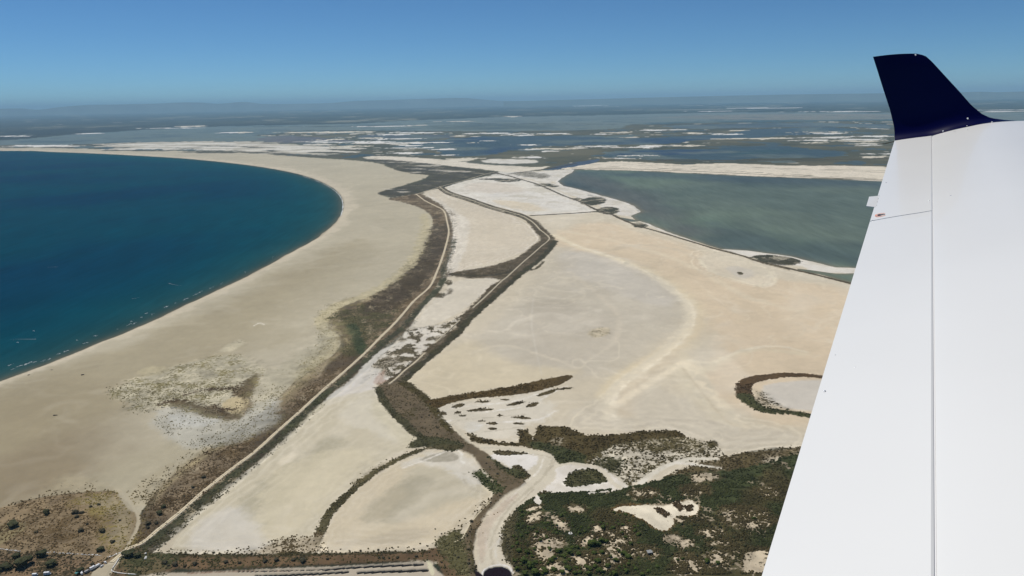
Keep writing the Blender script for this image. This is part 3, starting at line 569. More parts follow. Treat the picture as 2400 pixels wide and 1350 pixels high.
for (x0, x1, yy, th, sl_) in ((1060, 1085, 953, 7, -.25), (1095, 1155, 962, 4.5, -.08), (1115, 1145, 943, 2.5, 0), (1190, 1230, 947, 3.5, -.2), (1235, 1262, 950, 6, -.3), (1262, 1300, 922, 4, -.35), (1200, 1243, 980, 5, .06), (1142, 1165, 994, 4, 0), (1205, 1230, 994, 3, 0), (1145, 1162, 1006, 5, 0), (1033, 1045, 971, 6, .2), (1066, 1080, 969, 3, -.3), (1078, 1090, 976, 2.5, 0), (1165, 1178, 975, 2, 0), (1122, 1135, 988, 2.5, 0), (1300, 1340, 912, 2, -.1), (1175, 1190, 938, 2, 0)):
    L = x1 - x0
    area([(x0, yy - sl_ * L / 2), (x0 + L * .4, yy - th * .5), (x1, yy + sl_ * L / 2), (x0 + L * .6, yy + th * .5)], (88, 78, 56), soft=1.5, amp=1.8, wl=5, shift=.8, veg=0.7, vc=(70, 60, 40), op=.95)
# round dike at the right, with its pale inner pan
area([(1790, 905), (1850, 895), (1920, 892), (2000, 900), (2000, 975), (1900, 965), (1830, 955), (1790, 935)], (192, 186, 172), op=0.8, soft=6, amp=3, wl=14)
band([(1960, 888), (1900, 882), (1850, 880), (1800, 884), (1760, 892), (1742, 910), (1745, 932)], 17, 34, col=(88, 74, 52), soft=2, amp=2.5, wl=8, veg=0.65, vc=(72, 56, 38), h=1.5, cls=4)
band([(1745, 932), (1765, 950), (1800, 964), (1850, 968), (1900, 976), (1980, 990)], 28, 15, col=(84, 76, 52), soft=3, amp=3, wl=8, veg=0.65, vc=(60, 60, 38), h=1.5, cls=4)
area([(1765, 915), (1790, 920), (1815, 945), (1850, 958), (1800, 962), (1770, 940)], (150, 140, 118), op=0.6, soft=6, amp=6, wl=6, veg=0.45)

# scrub of the lower right
area([(1098, 1018), (1130, 1030), (1180, 1040), (1218, 1040), (1215, 1008), (1238, 1010), (1250, 1040), (1262, 1000), (1320, 1002), (1345, 1010), (1370, 1022), (1420, 1024), (1500, 1014), (1585, 1010), (1610, 1028), (1560, 1042), (1480, 1038), (1410, 1062), (1385, 1085), (1330, 1092), (1305, 1085), (1290, 1062), (1235, 1048), (1150, 1042), (1105, 1036)], (96, 84, 58), cls=4, soft=2, amp=4, wl=8, veg=0.72, vc=(68, 58, 36), h=1.4, smooth=False)
area([(1250, 1042), (1300, 1050), (1360, 1070), (1385, 1085), (1330, 1093), (1300, 1082), (1280, 1060)], (70, 68, 44), op=0.9, soft=4, amp=3, wl=8, veg=0.7, vc=(56, 58, 36))
area([(1290, 1030), (1320, 1028), (1330, 1045), (1300, 1045)], (160, 150, 128), op=0.6, soft=4, amp=4, wl=6, veg=0.3)
area([(1380, 1080), (1440, 1048), (1520, 1035), (1610, 1030), (1665, 1042), (1690, 1060), (1700, 1078), (1640, 1090), (1580, 1085), (1520, 1115), (1470, 1140), (1430, 1135), (1405, 1100)], (198, 188, 166), cls=4, soft=3, amp=4, wl=8, veg=0.38, vc=(78, 70, 48), h=1.2)
area([(1400, 1090), (1450, 1080), (1440, 1110), (1430, 1120)], (90, 84, 58), op=0.8, soft=5, amp=4, wl=8, veg=0.6, vc=(60, 58, 38))
area([(1460, 1040), (1540, 1030), (1610, 1028), (1660, 1048), (1600, 1060), (1500, 1055)], (150, 138, 110), op=0.6, soft=8, amp=7, wl=8, veg=0.45)
area([(1660, 1040), (1672, 1035), (1680, 1045), (1668, 1050)], (86, 72, 50), soft=2, amp=2, wl=5, veg=0.7)
area([(1690, 1075), (1760, 1062), (1870, 1050), (2050, 1020), (2300, 1000), (2300, 1070), (1870, 1090), (1780, 1120), (1700, 1110), (1650, 1110), (1600, 1130), (1560, 1120), (1620, 1095)], (126, 114, 90), cls=4, soft=4, amp=5, wl=8, veg=0.5, vc=(76, 66, 46), h=1.3)
area([(1790, 1080), (1830, 1072), (1850, 1085), (1810, 1092)], (196, 184, 160), op=0.7, soft=5, amp=4, wl=8, veg=0.2)
scrub = [(1208, 1196), (1250, 1170), (1290, 1160), (1350, 1158), (1420, 1152), (1500, 1140), (1570, 1124), (1640, 1112), (1720, 1108), (1800, 1090), (1870, 1068), (2000, 1040), (2400, 1010), (2900, 1050), (2900, 1700), (1100, 1700), (1175, 1400), (1200, 1340), (1178, 1300), (1188, 1245)]
area(scrub, (74, 70, 50), cls=4, soft=2.5, amp=4, wl=8, veg=0.80, vc=(54, 58, 36), h=2.2)
idx, m = area(scrub, None, soft=2.5, amp=4, wl=8)
nn = fbm(X[idx], Y[idx], 70, 4, 1); mix(VC, idx, srgb(70, 62, 42), m * sstep(.0, .6, nn) * .8)
nn = fbm(X[idx], Y[idx], 40, 4, 6); k_ = m * sstep(.35, .65, nn); mix(COL, idx, srgb(150, 136, 112), k_); VEG[idx] -= .38 * k_
SANDC = (200, 184, 156)
for pts, vg in (([(1245, 1258), (1275, 1252), (1300, 1262), (1318, 1275), (1300, 1300), (1312, 1332), (1285, 1338), (1262, 1310), (1250, 1285)], .38), ([(1395, 1238), (1430, 1250), (1480, 1235), (1490, 1262), (1470, 1290), (1500, 1285), (1480, 1310), (1450, 1330), (1400, 1345), (1350, 1330), (1340, 1310), (1390, 1300), (1420, 1285), (1400, 1260)], .42),
                ([(1585, 1312), (1605, 1300), (1640, 1320), (1640, 1345), (1600, 1352), (1580, 1340)], .35), ([(1670, 1300), (1700, 1295), (1690, 1330), (1660, 1325)], .45), ([(1745, 1305), (1800, 1295), (1800, 1345), (1750, 1345)], .35),
                ([(1690, 1200), (1740, 1192), (1800, 1205), (1800, 1235), (1740, 1240), (1700, 1232)], .5), ([(1500, 1300), (1530, 1290), (1540, 1310), (1515, 1315)], .4), ([(1560, 1265), (1580, 1258), (1590, 1268)], .4), ([(1620, 1120), (1660, 1112), (1680, 1122), (1640, 1135)], .4), ([(1480, 1160), (1520, 1152), (1540, 1162), (1500, 1172)], .5), ([(1262, 1340), (1290, 1330), (1340, 1345), (1300, 1356)], .35), ([(1820, 1230), (1840, 1220), (1850, 1240)], .5), ([(1660, 1280), (1700, 1272), (1710, 1284)], .5), ([(1236, 1220), (1262, 1205), (1270, 1222), (1245, 1230)], .35), ([(1298, 1220), (1320, 1225), (1325, 1240), (1305, 1238)], .35),
                ([(1595, 1275), (1620, 1273), (1620, 1285), (1598, 1288)], .25), ([(1335, 1192), (1360, 1192), (1368, 1200), (1345, 1206)], .3), ([(1240, 1194), (1265, 1188), (1268, 1195), (1242, 1200)], .2), ([(1640, 1250), (1680, 1245), (1690, 1255), (1650, 1262)], .5),
                ([(1600, 1150), (1650, 1140), (1660, 1160), (1615, 1165)], .5), ([(1780, 1150), (1820, 1145), (1820, 1165), (1785, 1165)], .55), ([(1585, 1218), (1600, 1222), (1598, 1232), (1585, 1228)], .3), ([(1360, 1272), (1385, 1262), (1392, 1272), (1370, 1285)], .35)):
    area(pts, SANDC, cls=4, soft=3, amp=8, wl=6, veg=vg * .78, vc=(74, 66, 46), shift=1)
area([(1435, 1198), (1460, 1190), (1500, 1188), (1560, 1189), (1600, 1180), (1622, 1178), (1640, 1196), (1618, 1216), (1590, 1213), (1580, 1222), (1574, 1244), (1552, 1250), (1528, 1240), (1510, 1226), (1485, 1212), (1455, 1204)], (226, 214, 186), cls=2, soft=2, amp=2.5, wl=8, veg=0.12, vc=(96, 78, 52))
for pts in ([(1537, 1196), (1546, 1196), (1566, 1208), (1562, 1214), (1545, 1206)], [(1582, 1187), (1592, 1185), (1600, 1198), (1590, 1200)], [(1608, 1192), (1620, 1190), (1620, 1200), (1610, 1201)]):
    area(pts, (92, 78, 58), soft=2, amp=2.5, wl=5, veg=0.5, vc=(66, 54, 38))
# channels of the lower middle
CH = (198, 188, 164)
area([(1122, 1046), (1200, 1048), (1262, 1058), (1292, 1066), (1310, 1090), (1300, 1122), (1262, 1160), (1212, 1196), (1184, 1240), (1172, 1290), (1200, 1330), (1195, 1400), (1130, 1400), (1122, 1340), (1118, 1290), (1125, 1240), (1150, 1202), (1190, 1162), (1238, 1132), (1215, 1108), (1180, 1090), (1145, 1065)], CH, cls=2, soft=2, amp=1.5, wl=8, veg=0.0, h=0.7, smooth=False)
for pts, w, cc in (([(1295, 1080), (1280, 1110), (1245, 1145), (1205, 1180), (1170, 1225), (1150, 1280), (1156, 1325)], 7, (176, 166, 142)), ([(1275, 1072), (1262, 1105), (1225, 1140), (1190, 1175)], 3, (224, 216, 198)), ([(1190, 1230), (1165, 1275), (1163, 1310), (1180, 1330)], 5, (222, 216, 200)), ([(1138, 1250), (1142, 1290), (1160, 1275)], 3, (216, 208, 190)),
                 ([(1290, 1100), (1300, 1080), (1270, 1068), (1220, 1066)], 3, (166, 156, 134)), ([(1130, 1050), (1180, 1052), (1240, 1062)], 4, (176, 168, 146)), ([(1250, 1150), (1210, 1190), (1180, 1225)], 2.5, (160, 148, 124))):
    band(pts, w, w * .7, col=cc, op=.75, soft=2.5, amp=2.5, wl=8)
area([(1150, 1068), (1210, 1062), (1260, 1072), (1250, 1095), (1220, 1105), (1180, 1088)], (220, 214, 202), op=0.85, soft=5, amp=5, wl=8)
area([(1158, 1058), (1200, 1060), (1240, 1064), (1200, 1068), (1165, 1066)], (84, 80, 58), soft=2, amp=1.5, wl=5, veg=0.6, shift=-1)
area([(1200, 1098), (1215, 1092), (1235, 1108), (1238, 1120), (1222, 1124), (1205, 1112)], (92, 86, 62), soft=2, amp=3, wl=5, veg=0.6)
area([(1310, 1092), (1400, 1095), (1440, 1120), (1470, 1145), (1400, 1160), (1290, 1160), (1270, 1185), (1250, 1180), (1265, 1155), (1300, 1125)], (216, 208, 192), cls=2, soft=3, amp=3, wl=8, veg=0.05)
area([(1322, 1135), (1340, 1108), (1375, 1100), (1408, 1108), (1428, 1130), (1390, 1136), (1345, 1142)], (92, 86, 60), soft=2, amp=2.5, wl=7, veg=0.65, vc=(64, 62, 40), cls=4, shift=-1)
band([(1290, 1164), (1350, 1158), (1430, 1152)], 4, col=(88, 80, 58), soft=2, amp=2, wl=6, veg=0.6)
area([(1262, 1162), (1285, 1155), (1294, 1168), (1275, 1178)], (80, 72, 50), soft=2, amp=2, wl=6, veg=0.6)
band([(1305, 1094), (1340, 1088), (1385, 1094), (1415, 1108), (1432, 1130), (1450, 1143)], 10, 13, col=(206, 196, 172), soft=2, amp=1.5, wl=8, veg=0.0)
band([(1500, 1135), (1530, 1112), (1565, 1092), (1620, 1078), (1680, 1078)], 15, 10, col=(214, 206, 186), soft=2.5, amp=2, wl=8, veg=0.0)
band([(1590, 1086), (1640, 1092), (1690, 1100)], 10, 8, col=(216, 208, 190), soft=4, amp=3, wl=8, veg=0.0)
area([(1122, 1240), (1150, 1205), (1190, 1168), (1215, 1160), (1180, 1200), (1150, 1240), (1140, 1290), (1130, 1320), (1120, 1290)], (176, 158, 136), op=0.6, soft=5, amp=4, wl=6, veg=0.2, vc=(110, 92, 74))
area([(1180, 1238), (1192, 1215), (1210, 1205), (1200, 1250), (1195, 1320), (1180, 1300), (1172, 1270)], (140, 130, 108), op=0.7, soft=3, amp=3, wl=5, veg=0.55, vc=(76, 70, 52))
band([(1128, 1225), (1108, 1260), (1105, 1300), (1112, 1345)], 3, 5, col=(74, 66, 48), soft=1.5, amp=1, veg=0.5)
band([(1150, 1178), (1120, 1208), (1096, 1240), (1084, 1262), (1064, 1274)], 2.2, col=(204, 192, 160), soft=1, amp=.5, veg=0.0)
area([(1133, 1350), (1138, 1338), (1150, 1332), (1172, 1329), (1190, 1334), (1199, 1348), (1205, 1400), (1130, 1400)], wat=1.0, wc=(34, 26, 32), col=(60, 50, 46), soft=1.2, amp=.6, wl=6, veg=0.0, smooth=True)
band([(1128, 1352), (1134, 1338), (1150, 1329), (1172, 1325), (1192, 1330), (1203, 1348)], 3.5, col=(232, 228, 220), soft=1.5, amp=1, veg=0.0)
area([(1112, 1340), (1122, 1341), (1134, 1356), (1130, 1380), (1115, 1350)], wat=1.0, wc=(40, 30, 34), col=(60, 50, 46), soft=1.2, amp=.5, wl=6, veg=0.0)

# beach scrub patch
area([(262, 918), (330, 885), (430, 855), (500, 838), (560, 835), (610, 862), (622, 880), (590, 905), (572, 930), (578, 962), (548, 976), (500, 965), (440, 950), (380, 958), (320, 965), (300, 945)], (176, 167, 142), cls=1, soft=7, amp=9, wl=12, veg=0.34, vc=(122, 113, 86), h=1.4)
area([(548, 925), (575, 902), (600, 880), (606, 892), (588, 930), (592, 955), (578, 976), (562, 962), (566, 945)], (112, 98, 74), soft=3, amp=4, wl=8, veg=.45, vc=(78, 64, 46))
area([(400, 944), (440, 946), (500, 960), (560, 972), (570, 982), (520, 985), (450, 966), (410, 956)], (112, 100, 78), soft=4, amp=4, wl=8, veg=.4, vc=(80, 66, 48))
area([(565, 930), (582, 940), (576, 966), (550, 972), (520, 960), (530, 940)], (182, 166, 130), soft=3, amp=3, wl=8, veg=.15)
area([(320, 872), (360, 860), (400, 868), (350, 884)], (186, 174, 140), op=0.6, soft=5, amp=5, wl=10, veg=0.2)
area([(515, 822), (550, 800), (575, 802), (555, 818), (530, 825)], (190, 180, 152), op=0.8, soft=4, amp=4, wl=8, veg=0.22)
for pts, w in (([(380, 948), (410, 942), (440, 950), (480, 958), (510, 952)], 8), ([(490, 955), (530, 962), (565, 960)], 12), ([(440, 925), (470, 918), (500, 915), (540, 912), (570, 905), (592, 890)], 6), ([(565, 925), (575, 945), (570, 965), (545, 978)], 5), ([(440, 960), (480, 972), (530, 980)], 9), ([(575, 900), (595, 885), (600, 878)], 9)):
    band(pts, w, 4, col=(104, 90, 66), op=0.85, soft=4, amp=4, wl=7, veg=0.5, vc=(74, 60, 44))
area([(370, 965), (430, 958), (500, 985), (560, 985), (600, 950), (650, 930), (640, 985), (590, 1020), (500, 1045), (430, 1050), (390, 1020), (360, 995)], (180, 176, 162), op=0.75, soft=12, amp=8, wl=14, veg=0.18, vc=(120, 112, 90))
area([(400, 972), (470, 980), (520, 985), (480, 1000), (410, 1000)], (196, 194, 184), op=0.6, soft=10, amp=6, wl=10)
area([(470, 1020), (560, 1010), (640, 975), (660, 985), (580, 1035), (500, 1050)], (146, 142, 128), op=0.7, soft=10, amp=5, wl=14)
area([(620, 880), (680, 850), (740, 800), (760, 760), (775, 770), (790, 800), (750, 840), (690, 895), (640, 940), (600, 960)], (172, 164, 140), op=0.6, soft=12, amp=6, wl=12, veg=0.24, vc=(130, 120, 92))
area([(100, 1170), (120, 1140), (150, 1115), (200, 1120), (260, 1145), (290, 1165), (330, 1130), (400, 1090), (380, 1130), (335, 1180), (310, 1190), (280, 1160), (200, 1155)], (164, 152, 124), op=0.6, soft=10, amp=6, wl=10, veg=0.22, vc=(98, 86, 62))
# lower-left scrub
area([(-900, 1330), (-300, 1245), (-60, 1205), (20, 1188), (100, 1168), (180, 1158), (260, 1154), (292, 1172), (318, 1202), (320, 1232), (305, 1270), (285, 1300), (262, 1322), (215, 1340), (190, 1420), (-900, 1600)], (132, 114, 86), cls=4, soft=2, amp=2.5, wl=10, veg=0.32, vc=(92, 76, 54), h=1.6)
area([(190, 1175), (270, 1165), (312, 1200), (305, 1260), (280, 1290), (250, 1260), (270, 1220), (230, 1195)], (152, 141, 112), op=0.6, soft=8, amp=5, wl=12, veg=0.25, vc=(124, 110, 70))
area([(-200, 1320), (0, 1300), (120, 1310), (240, 1318), (210, 1345), (100, 1380), (-200, 1400)], (116, 94, 70), op=0.7, soft=8, amp=5, wl=10, veg=0.4, vc=(64, 56, 40))
area([(-100, 1255), (0, 1235), (60, 1228), (50, 1250), (-20, 1290), (-100, 1300)], (128, 118, 84), op=0.7, soft=8, amp=4, wl=10)
band([(30, 1180), (100, 1168), (180, 1158), (258, 1153), (285, 1165)], 3, col=(104, 92, 68), soft=2, amp=1, veg=0.3)
band([(278, 1150), (300, 1172), (318, 1198), (326, 1220), (318, 1250), (302, 1278)], 7, 7, col=(178, 166, 140), soft=1.5, amp=1, wl=8, veg=0.0, h=1.2)
band([(285, 1160), (305, 1190), (322, 1200), (330, 1190)], 12, col=(176, 166, 142), op=.8, soft=3, amp=2, wl=8, veg=0.0)
area([(215, 1350), (225, 1338), (248, 1326), (268, 1318), (280, 1312), (272, 1325), (262, 1335), (252, 1352), (245, 1380), (190, 1400)], (178, 166, 140), soft=1.5, amp=1, wl=6, veg=0.0, cls=4, h=1.6)
# the small hut's ground and the flat's tiny islets
area([(1378, 785), (1385, 775), (1410, 768), (1430, 772), (1425, 785), (1395, 792)], (188, 174, 142), op=0.7, soft=3, amp=4, wl=5, veg=0.3, vc=(96, 88, 66))
area([(1728, 640), (1735, 638), (1742, 643), (1733, 645)], (76, 68, 52), soft=1.5, amp=.8, wl=5, veg=0.6)
band([(620, 762), (608, 758), (596, 764)], 2.5, col=(214, 206, 186), soft=1.5, amp=1)

# road lines in the ground colour too, and their banks
ROAD1 = [(262, 1322), (280, 1307), (300, 1290), (335, 1275), (375, 1242), (425, 1202), (475, 1157), (540, 1105), (600, 1060), (650, 1014), (700, 970), (752, 922), (804, 876), (840, 844), (866, 819), (897, 787), (918, 767), (946, 736), (970, 707), (1006, 675), (1021, 646), (1036, 607), (1046, 574), (1052, 545), (1048, 521), (1041, 496), (1022, 484), (996, 471), (976, 456)]
ROAD2 = [(976, 456), (1000, 448.5), (1040, 436), (1075, 427), (1110, 417), (1140, 408), (1160, 404)]
ROAD3 = D2a[:]
ROAD4 = [(1265, 539), (1286, 556), (1285, 565), (1268, 579), (1248, 597), (1228, 614), (1203, 637), (1188, 651), (1174, 662), (1141, 694), (1108, 724)]
ROAD5 = [(1078, 752), (1037, 790), (1020, 806)]
ROAD6 = [(996, 829), (972, 852), (949, 870), (930, 888), (912, 902)]
ROAD7 = [(905, 466), (935, 461), (976, 456)]
for rp, wm, cc in ((ROAD1, 4.5, (206, 194, 168)), (ROAD2, 5, (186, 178, 158)), (ROAD3, 5, (178, 168, 146)), (ROAD4, 3.6, (180, 168, 144)), (ROAD5, 2.4, (160, 148, 124)), (ROAD6, 2.6, (196, 186, 164)), (ROAD7, 6, (190, 180, 158))):
    band(rp, wm + 2, col=cc, op=.5, soft=1.0, amp=0, metres=True, veg=0.0, h=2.0)

m = np.clip(VEG * 3, 0, 1) * sstep(5000, 2500, np.hypot(X, Y))
COL *= (1 + m * (.24 * fbm(X, Y, 26, 3, 4) + .20 * fbm(X, Y, 8, 2, 5)))[:, None]
VC *= (1 + .30 * fbm(X, Y, 17, 3, 1) + .30)[:, None]
VC *= np.array([.98, .98, .84], np.float32)
VEG *= np.clip(1 + .30 * fbm(X, Y, 34, 3, 6), .2, 1.5)
g_ = np.ones((NV, 3), np.float32)
g_ += (np.array([.07, .07, .095]) * (CLS == 2)[:, None] + np.array([.03, .03, .02]) * (CLS == 1)[:, None]).astype(np.float32)
COL *= g_
lum = COL.mean(1)
bi = np.nonzero((lum > .50) & (VEG < .2) & (np.hypot(X, Y) < 9000))[0]
xb, yb = X[bi], Y[bi]
wv = fbm(xb, yb, 70, 3, 3) * 40
k1 = sstep(.0, .8, fbm((xb + wv) * .8, (yb - wv) * .6, 40, 4, 2)); k2 = sstep(.1, .8, fbm(xb, yb * .7, 11, 3, 6))
mix(COL, bi, srgb(190, 180, 158), np.clip(k1 * .55 + k2 * .2, 0, .8) * sstep(.5, .62, lum[bi]))
# overall mottling of soils, coarse to fine
for wl_, a_ in ((240, .04), (60, .035), (14, .03), (5, .025)):
    COL *= (1 + a_ * fbm(X, Y, wl_, 2, int(wl_) % 8))[:, None]
# pool edges and the sea: signed distance in metres
G = to_ground(catmull(shore_full, True, 3))
idx = np.nonzero(front & (X < 900) & (Y < 60000))[0]
d, par, _ = seg_dist(idx, G, True)
SEA = np.full(NV, -1e4, np.float32)
SEA[idx] = np.where(par, d, -d)
SEA[idx] += 3.0 * fbm(X[idx], Y[idx], 60, 3, 2)
farL = (~front) & (X < 0) & (Y < 2500)
SEA[farL] = 3000.0
lag = [(1345, 397.5), (1500, 400.5), (1650, 408), (1800, 414.5), (1950, 420), (2070, 425), (2400, 433), (3000, 452), (4000, 500), (4000, 1080), (3000, 885), (2500, 752), (2100, 648), (2012, 629), (1960, 626), (1900, 612), (1850, 600), (1800, 594), (1750, 587), (1690, 584), (1640, 568), (1560, 543), (1520, 524), (1490, 515), (1478, 506), (1502, 496), (1478, 478), (1430, 464), (1372, 448), (1322, 436), (1306, 425), (1322, 414), (1340, 405)]
idx, s, r = region(lag, False, 0.02)
s = s + 5 * fbm(X[idx], Y[idx], 60, 3, 4)
LAG = np.full(NV, -1e4, np.float32); LAG[idx] = s
idx2, s2, r2 = region([(1868, 630), (1900, 633), (1960, 641), (2014, 642), (2008, 664), (1960, 654), (1920, 643), (1880, 636)], True)
LAG[idx2] = np.maximum(LAG[idx2], s2)
idx3, s3, r3 = region([(1440, 508), (1470, 512), (1500, 518), (1480, 520), (1460, 516)], True)
LAG[idx3] = np.maximum(LAG[idx3], s3)
# land heights
rough = fbm(X, Y, 22, 3, 2) * 0.30 * np.clip(VEG * 2, 0, 1)
near = sstep(6000, 2500, np.sqrt(X * X + Y * Y)).astype(np.float32)
Z = HGT + rough * near + 0.06 * fbm(X, Y, 40, 2, 5) * near
Z = np.where(SEA > -60, np.minimum(Z, np.clip(-SEA * 0.05, -3, 3)), Z)
Z = np.where(LAG > -60, np.minimum(Z, np.clip(-LAG * 0.05, -2, 3)), Z)
ww = WAT - 0.5
Z = np.where(ww > -0.45, np.minimum(Z, np.clip(-ww * 3.0, -1.5, 1.0)), Z)
Z = Z.astype(np.float64)

# ------------------------------------------------------------------ materials
def new_mat(name):
    m_ = bpy.data.materials.new(name); m_.use_nodes = True
    nt = m_.node_tree
    return m_, nt.nodes, nt.links, nt.nodes['Principled BSDF']


def nd(N, t, **kw):
    n = N.new(t)
    for k, v in kw.items(): setattr(n, k, v)
    return n


def ground_material():
    m_, N, L, P = new_mat('ground_soil_and_plants')
    ca = nd(N, 'ShaderNodeAttribute', attribute_name='soil')
    va = nd(N, 'ShaderNodeAttribute', attribute_name='plant_colour')
    vf = nd(N, 'ShaderNodeAttribute', attribute_name='plants')
    tc = nd(N, 'ShaderNodeTexCoord')
    n1 = nd(N, 'ShaderNodeTexNoise'); n1.inputs['Scale'].default_value = 0.22; n1.inputs['Detail'].default_value = 5; n1.inputs['Roughness'].default_value = 0.65
    n2 = nd(N, 'ShaderNodeTexNoise'); n2.inputs['Scale'].default_value = 0.035; n2.inputs['Detail'].default_value = 5
    n3 = nd(N, 'ShaderNodeTexNoise'); n3.inputs['Scale'].default_value = 1.1; n3.inputs['Detail'].default_value = 3
    for n in (n1, n2, n3): L.new(tc.outputs['Object'], n.inputs['Vector'])
    # plants where noise > 1 - cover
    a = nd(N, 'ShaderNodeMath', operation='MULTIPLY_ADD'); L.new(n2.outputs[0], a.inputs[0]); a.inputs[1].default_value = 0.55; L.new(n1.outputs[0], a.inputs[2])
    b = nd(N, 'ShaderNodeMath', operation='MULTIPLY_ADD'); L.new(vf.outputs['Fac'], b.inputs[0]); b.inputs[1].default_value = 0.66; L.new(a.outputs[0], b.inputs[2])
    mr = nd(N, 'ShaderNodeMapRange'); mr.interpolation_type = 'SMOOTHSTEP'
    L.new(b.outputs[0], mr.inputs['Value']); mr.inputs['From Min'].default_value = 1.00; mr.inputs['From Max'].default_value = 1.10
    gate = nd(N, 'ShaderNodeMapRange'); L.new(vf.outputs['Fac'], gate.inputs['Value']); gate.inputs['From Min'].default_value = 0.02; gate.inputs['From Max'].default_value = 0.07
    fac = nd(N, 'ShaderNodeMath', operation='MULTIPLY'); L.new(mr.outputs[0], fac.inputs[0]); L.new(gate.outputs[0], fac.inputs[1])
    # tonal variation
    v1 = nd(N, 'ShaderNodeMapRange'); L.new(n3.outputs[0], v1.inputs['Value']); v1.inputs['From Min'].default_value = .3; v1.inputs['From Max'].default_value = .7; v1.inputs['To Min'].default_value = .92; v1.inputs['To Max'].default_value = 1.07
    s1 = nd(N, 'ShaderNodeMix', data_type='RGBA', blend_type='MULTIPLY'); s1.inputs[0].default_value = 1
    L.new(ca.outputs['Color'], s1.inputs[6]); L.new(v1.outputs[0], s1.inputs[7])
    v2 = nd(N, 'ShaderNodeMapRange'); L.new(n1.outputs[0], v2.inputs['Value']); v2.inputs['From Min'].default_value = .3; v2.inputs['From Max'].default_value = .7; v2.inputs['To Min'].default_value = 1.35; v2.inputs['To Max'].default_value = .7
    s2 = nd(N, 'ShaderNodeMix', data_type='RGBA', blend_type='MULTIPLY'); s2.inputs[0].default_value = 1
    L.new(va.outputs['Color'], s2.inputs[6]); L.new(v2.outputs[0], s2.inputs[7])
    mx = nd(N, 'ShaderNodeMix', data_type='RGBA'); L.new(fac.outputs[0], mx.inputs[0]); L.new(s1.outputs[2], mx.inputs[6]); L.new(s2.outputs[2], mx.inputs[7])
    L.new(mx.outputs[2], P.inputs['Base Color'])
    P.inputs['Roughness'].default_value = 0.9
    P.inputs['Specular IOR Level'].default_value = 0.15
    bp = nd(N, 'ShaderNodeBump'); bp.inputs['Strength'].default_value = 0.5; bp.inputs['Distance'].default_value = 0.5
    hh = nd(N, 'ShaderNodeMath', operation='MULTIPLY_ADD'); L.new(fac.outputs[0], hh.inputs[0]); hh.inputs[1].default_value = 1.4
    hs = nd(N, 'ShaderNodeMath', operation='MULTIPLY'); L.new(n1.outputs[0], hs.inputs[0]); hs.inputs[1].default_value = 0.35; L.new(hs.outputs[0], hh.inputs[2])
    L.new(hh.outputs[0], bp.inputs['Height']); L.new(bp.outputs[0], P.inputs['Normal'])
    return m_


def water_material(name, rough_, wave, spec=0.5):
    m_, N, L, P = new_mat(name)
    ca = nd(N, 'ShaderNodeAttribute', attribute_name='depth_colour')
    tc = nd(N, 'ShaderNodeTexCoord')
    n1 = nd(N, 'ShaderNodeTexNoise'); n1.inputs['Scale'].default_value = wave; n1.inputs['Detail'].default_value = 4
    mp = nd(N, 'ShaderNodeMapping'); mp.inputs['Scale'].default_value = (1, 0.35, 1); mp.inputs['Rotation'].default_value = (0, 0, 0.5)
    L.new(tc.outputs['Object'], mp.inputs[0]); L.new(mp.outputs[0], n1.inputs['Vector'])
    n2 = nd(N, 'ShaderNodeTexNoise'); n2.inputs['Scale'].default_value = 0.012; n2.inputs['Detail'].default_value = 5; L.new(mp.outputs[0], n2.inputs['Vector'])
    v1 = nd(N, 'ShaderNodeMapRange'); L.new(n2.outputs[0], v1.inputs['Value']); v1.inputs['From Min'].default_value = .3; v1.inputs['From Max'].default_value = .7; v1.inputs['To Min'].default_value = .88; v1.inputs['To Max'].default_value = 1.12
    s1 = nd(N, 'ShaderNodeMix', data_type='RGBA', blend_type='MULTIPLY'); s1.inputs[0].default_value = 1
    L.new(ca.outputs['Color'], s1.inputs[6]); L.new(v1.outputs[0], s1.inputs[7])
    mp2 = nd(N, 'ShaderNodeMapping'); mp2.inputs['Scale'].default_value = (.05, .006, 1); mp2.inputs['Rotation'].default_value = (0, 0, 1.1); L.new(tc.outputs['Object'], mp2.inputs[0])
    n4 = nd(N, 'ShaderNodeTexNoise'); n4.inputs['Scale'].default_value = 1.0; n4.inputs['Detail'].default_value = 6; n4.inputs['Roughness'].default_value = .7; L.new(mp2.outputs[0], n4.inputs['Vector'])
    v4 = nd(N, 'ShaderNodeMapRange'); L.new(n4.outputs[0], v4.inputs['Value']); v4.inputs['From Min'].default_value = .3; v4.inputs['From Max'].default_value = .7; v4.inputs['To Min'].default_value = .86; v4.inputs['To Max'].default_value = 1.14
    s3 = nd(N, 'ShaderNodeMix', data_type='RGBA', blend_type='MULTIPLY'); s3.inputs[0].default_value = 1
    L.new(s1.outputs[2], s3.inputs[6]); L.new(v4.outputs[0], s3.inputs[7])
    L.new(s3.outputs[2], P.inputs['Base Color'])
    P.inputs['Roughness'].default_value = rough_
    P.inputs['IOR'].default_value = 1.05
    P.inputs['Specular IOR Level'].default_value = spec
    bp = nd(N, 'ShaderNodeBump'); bp.inputs['Strength'].default_value = 0.35; bp.inputs['Distance'].default_value = 0.3
    L.new(n1.outputs[0], bp.inputs['Height']); L.new(bp.outputs[0], P.inputs['Normal'])
    return m_


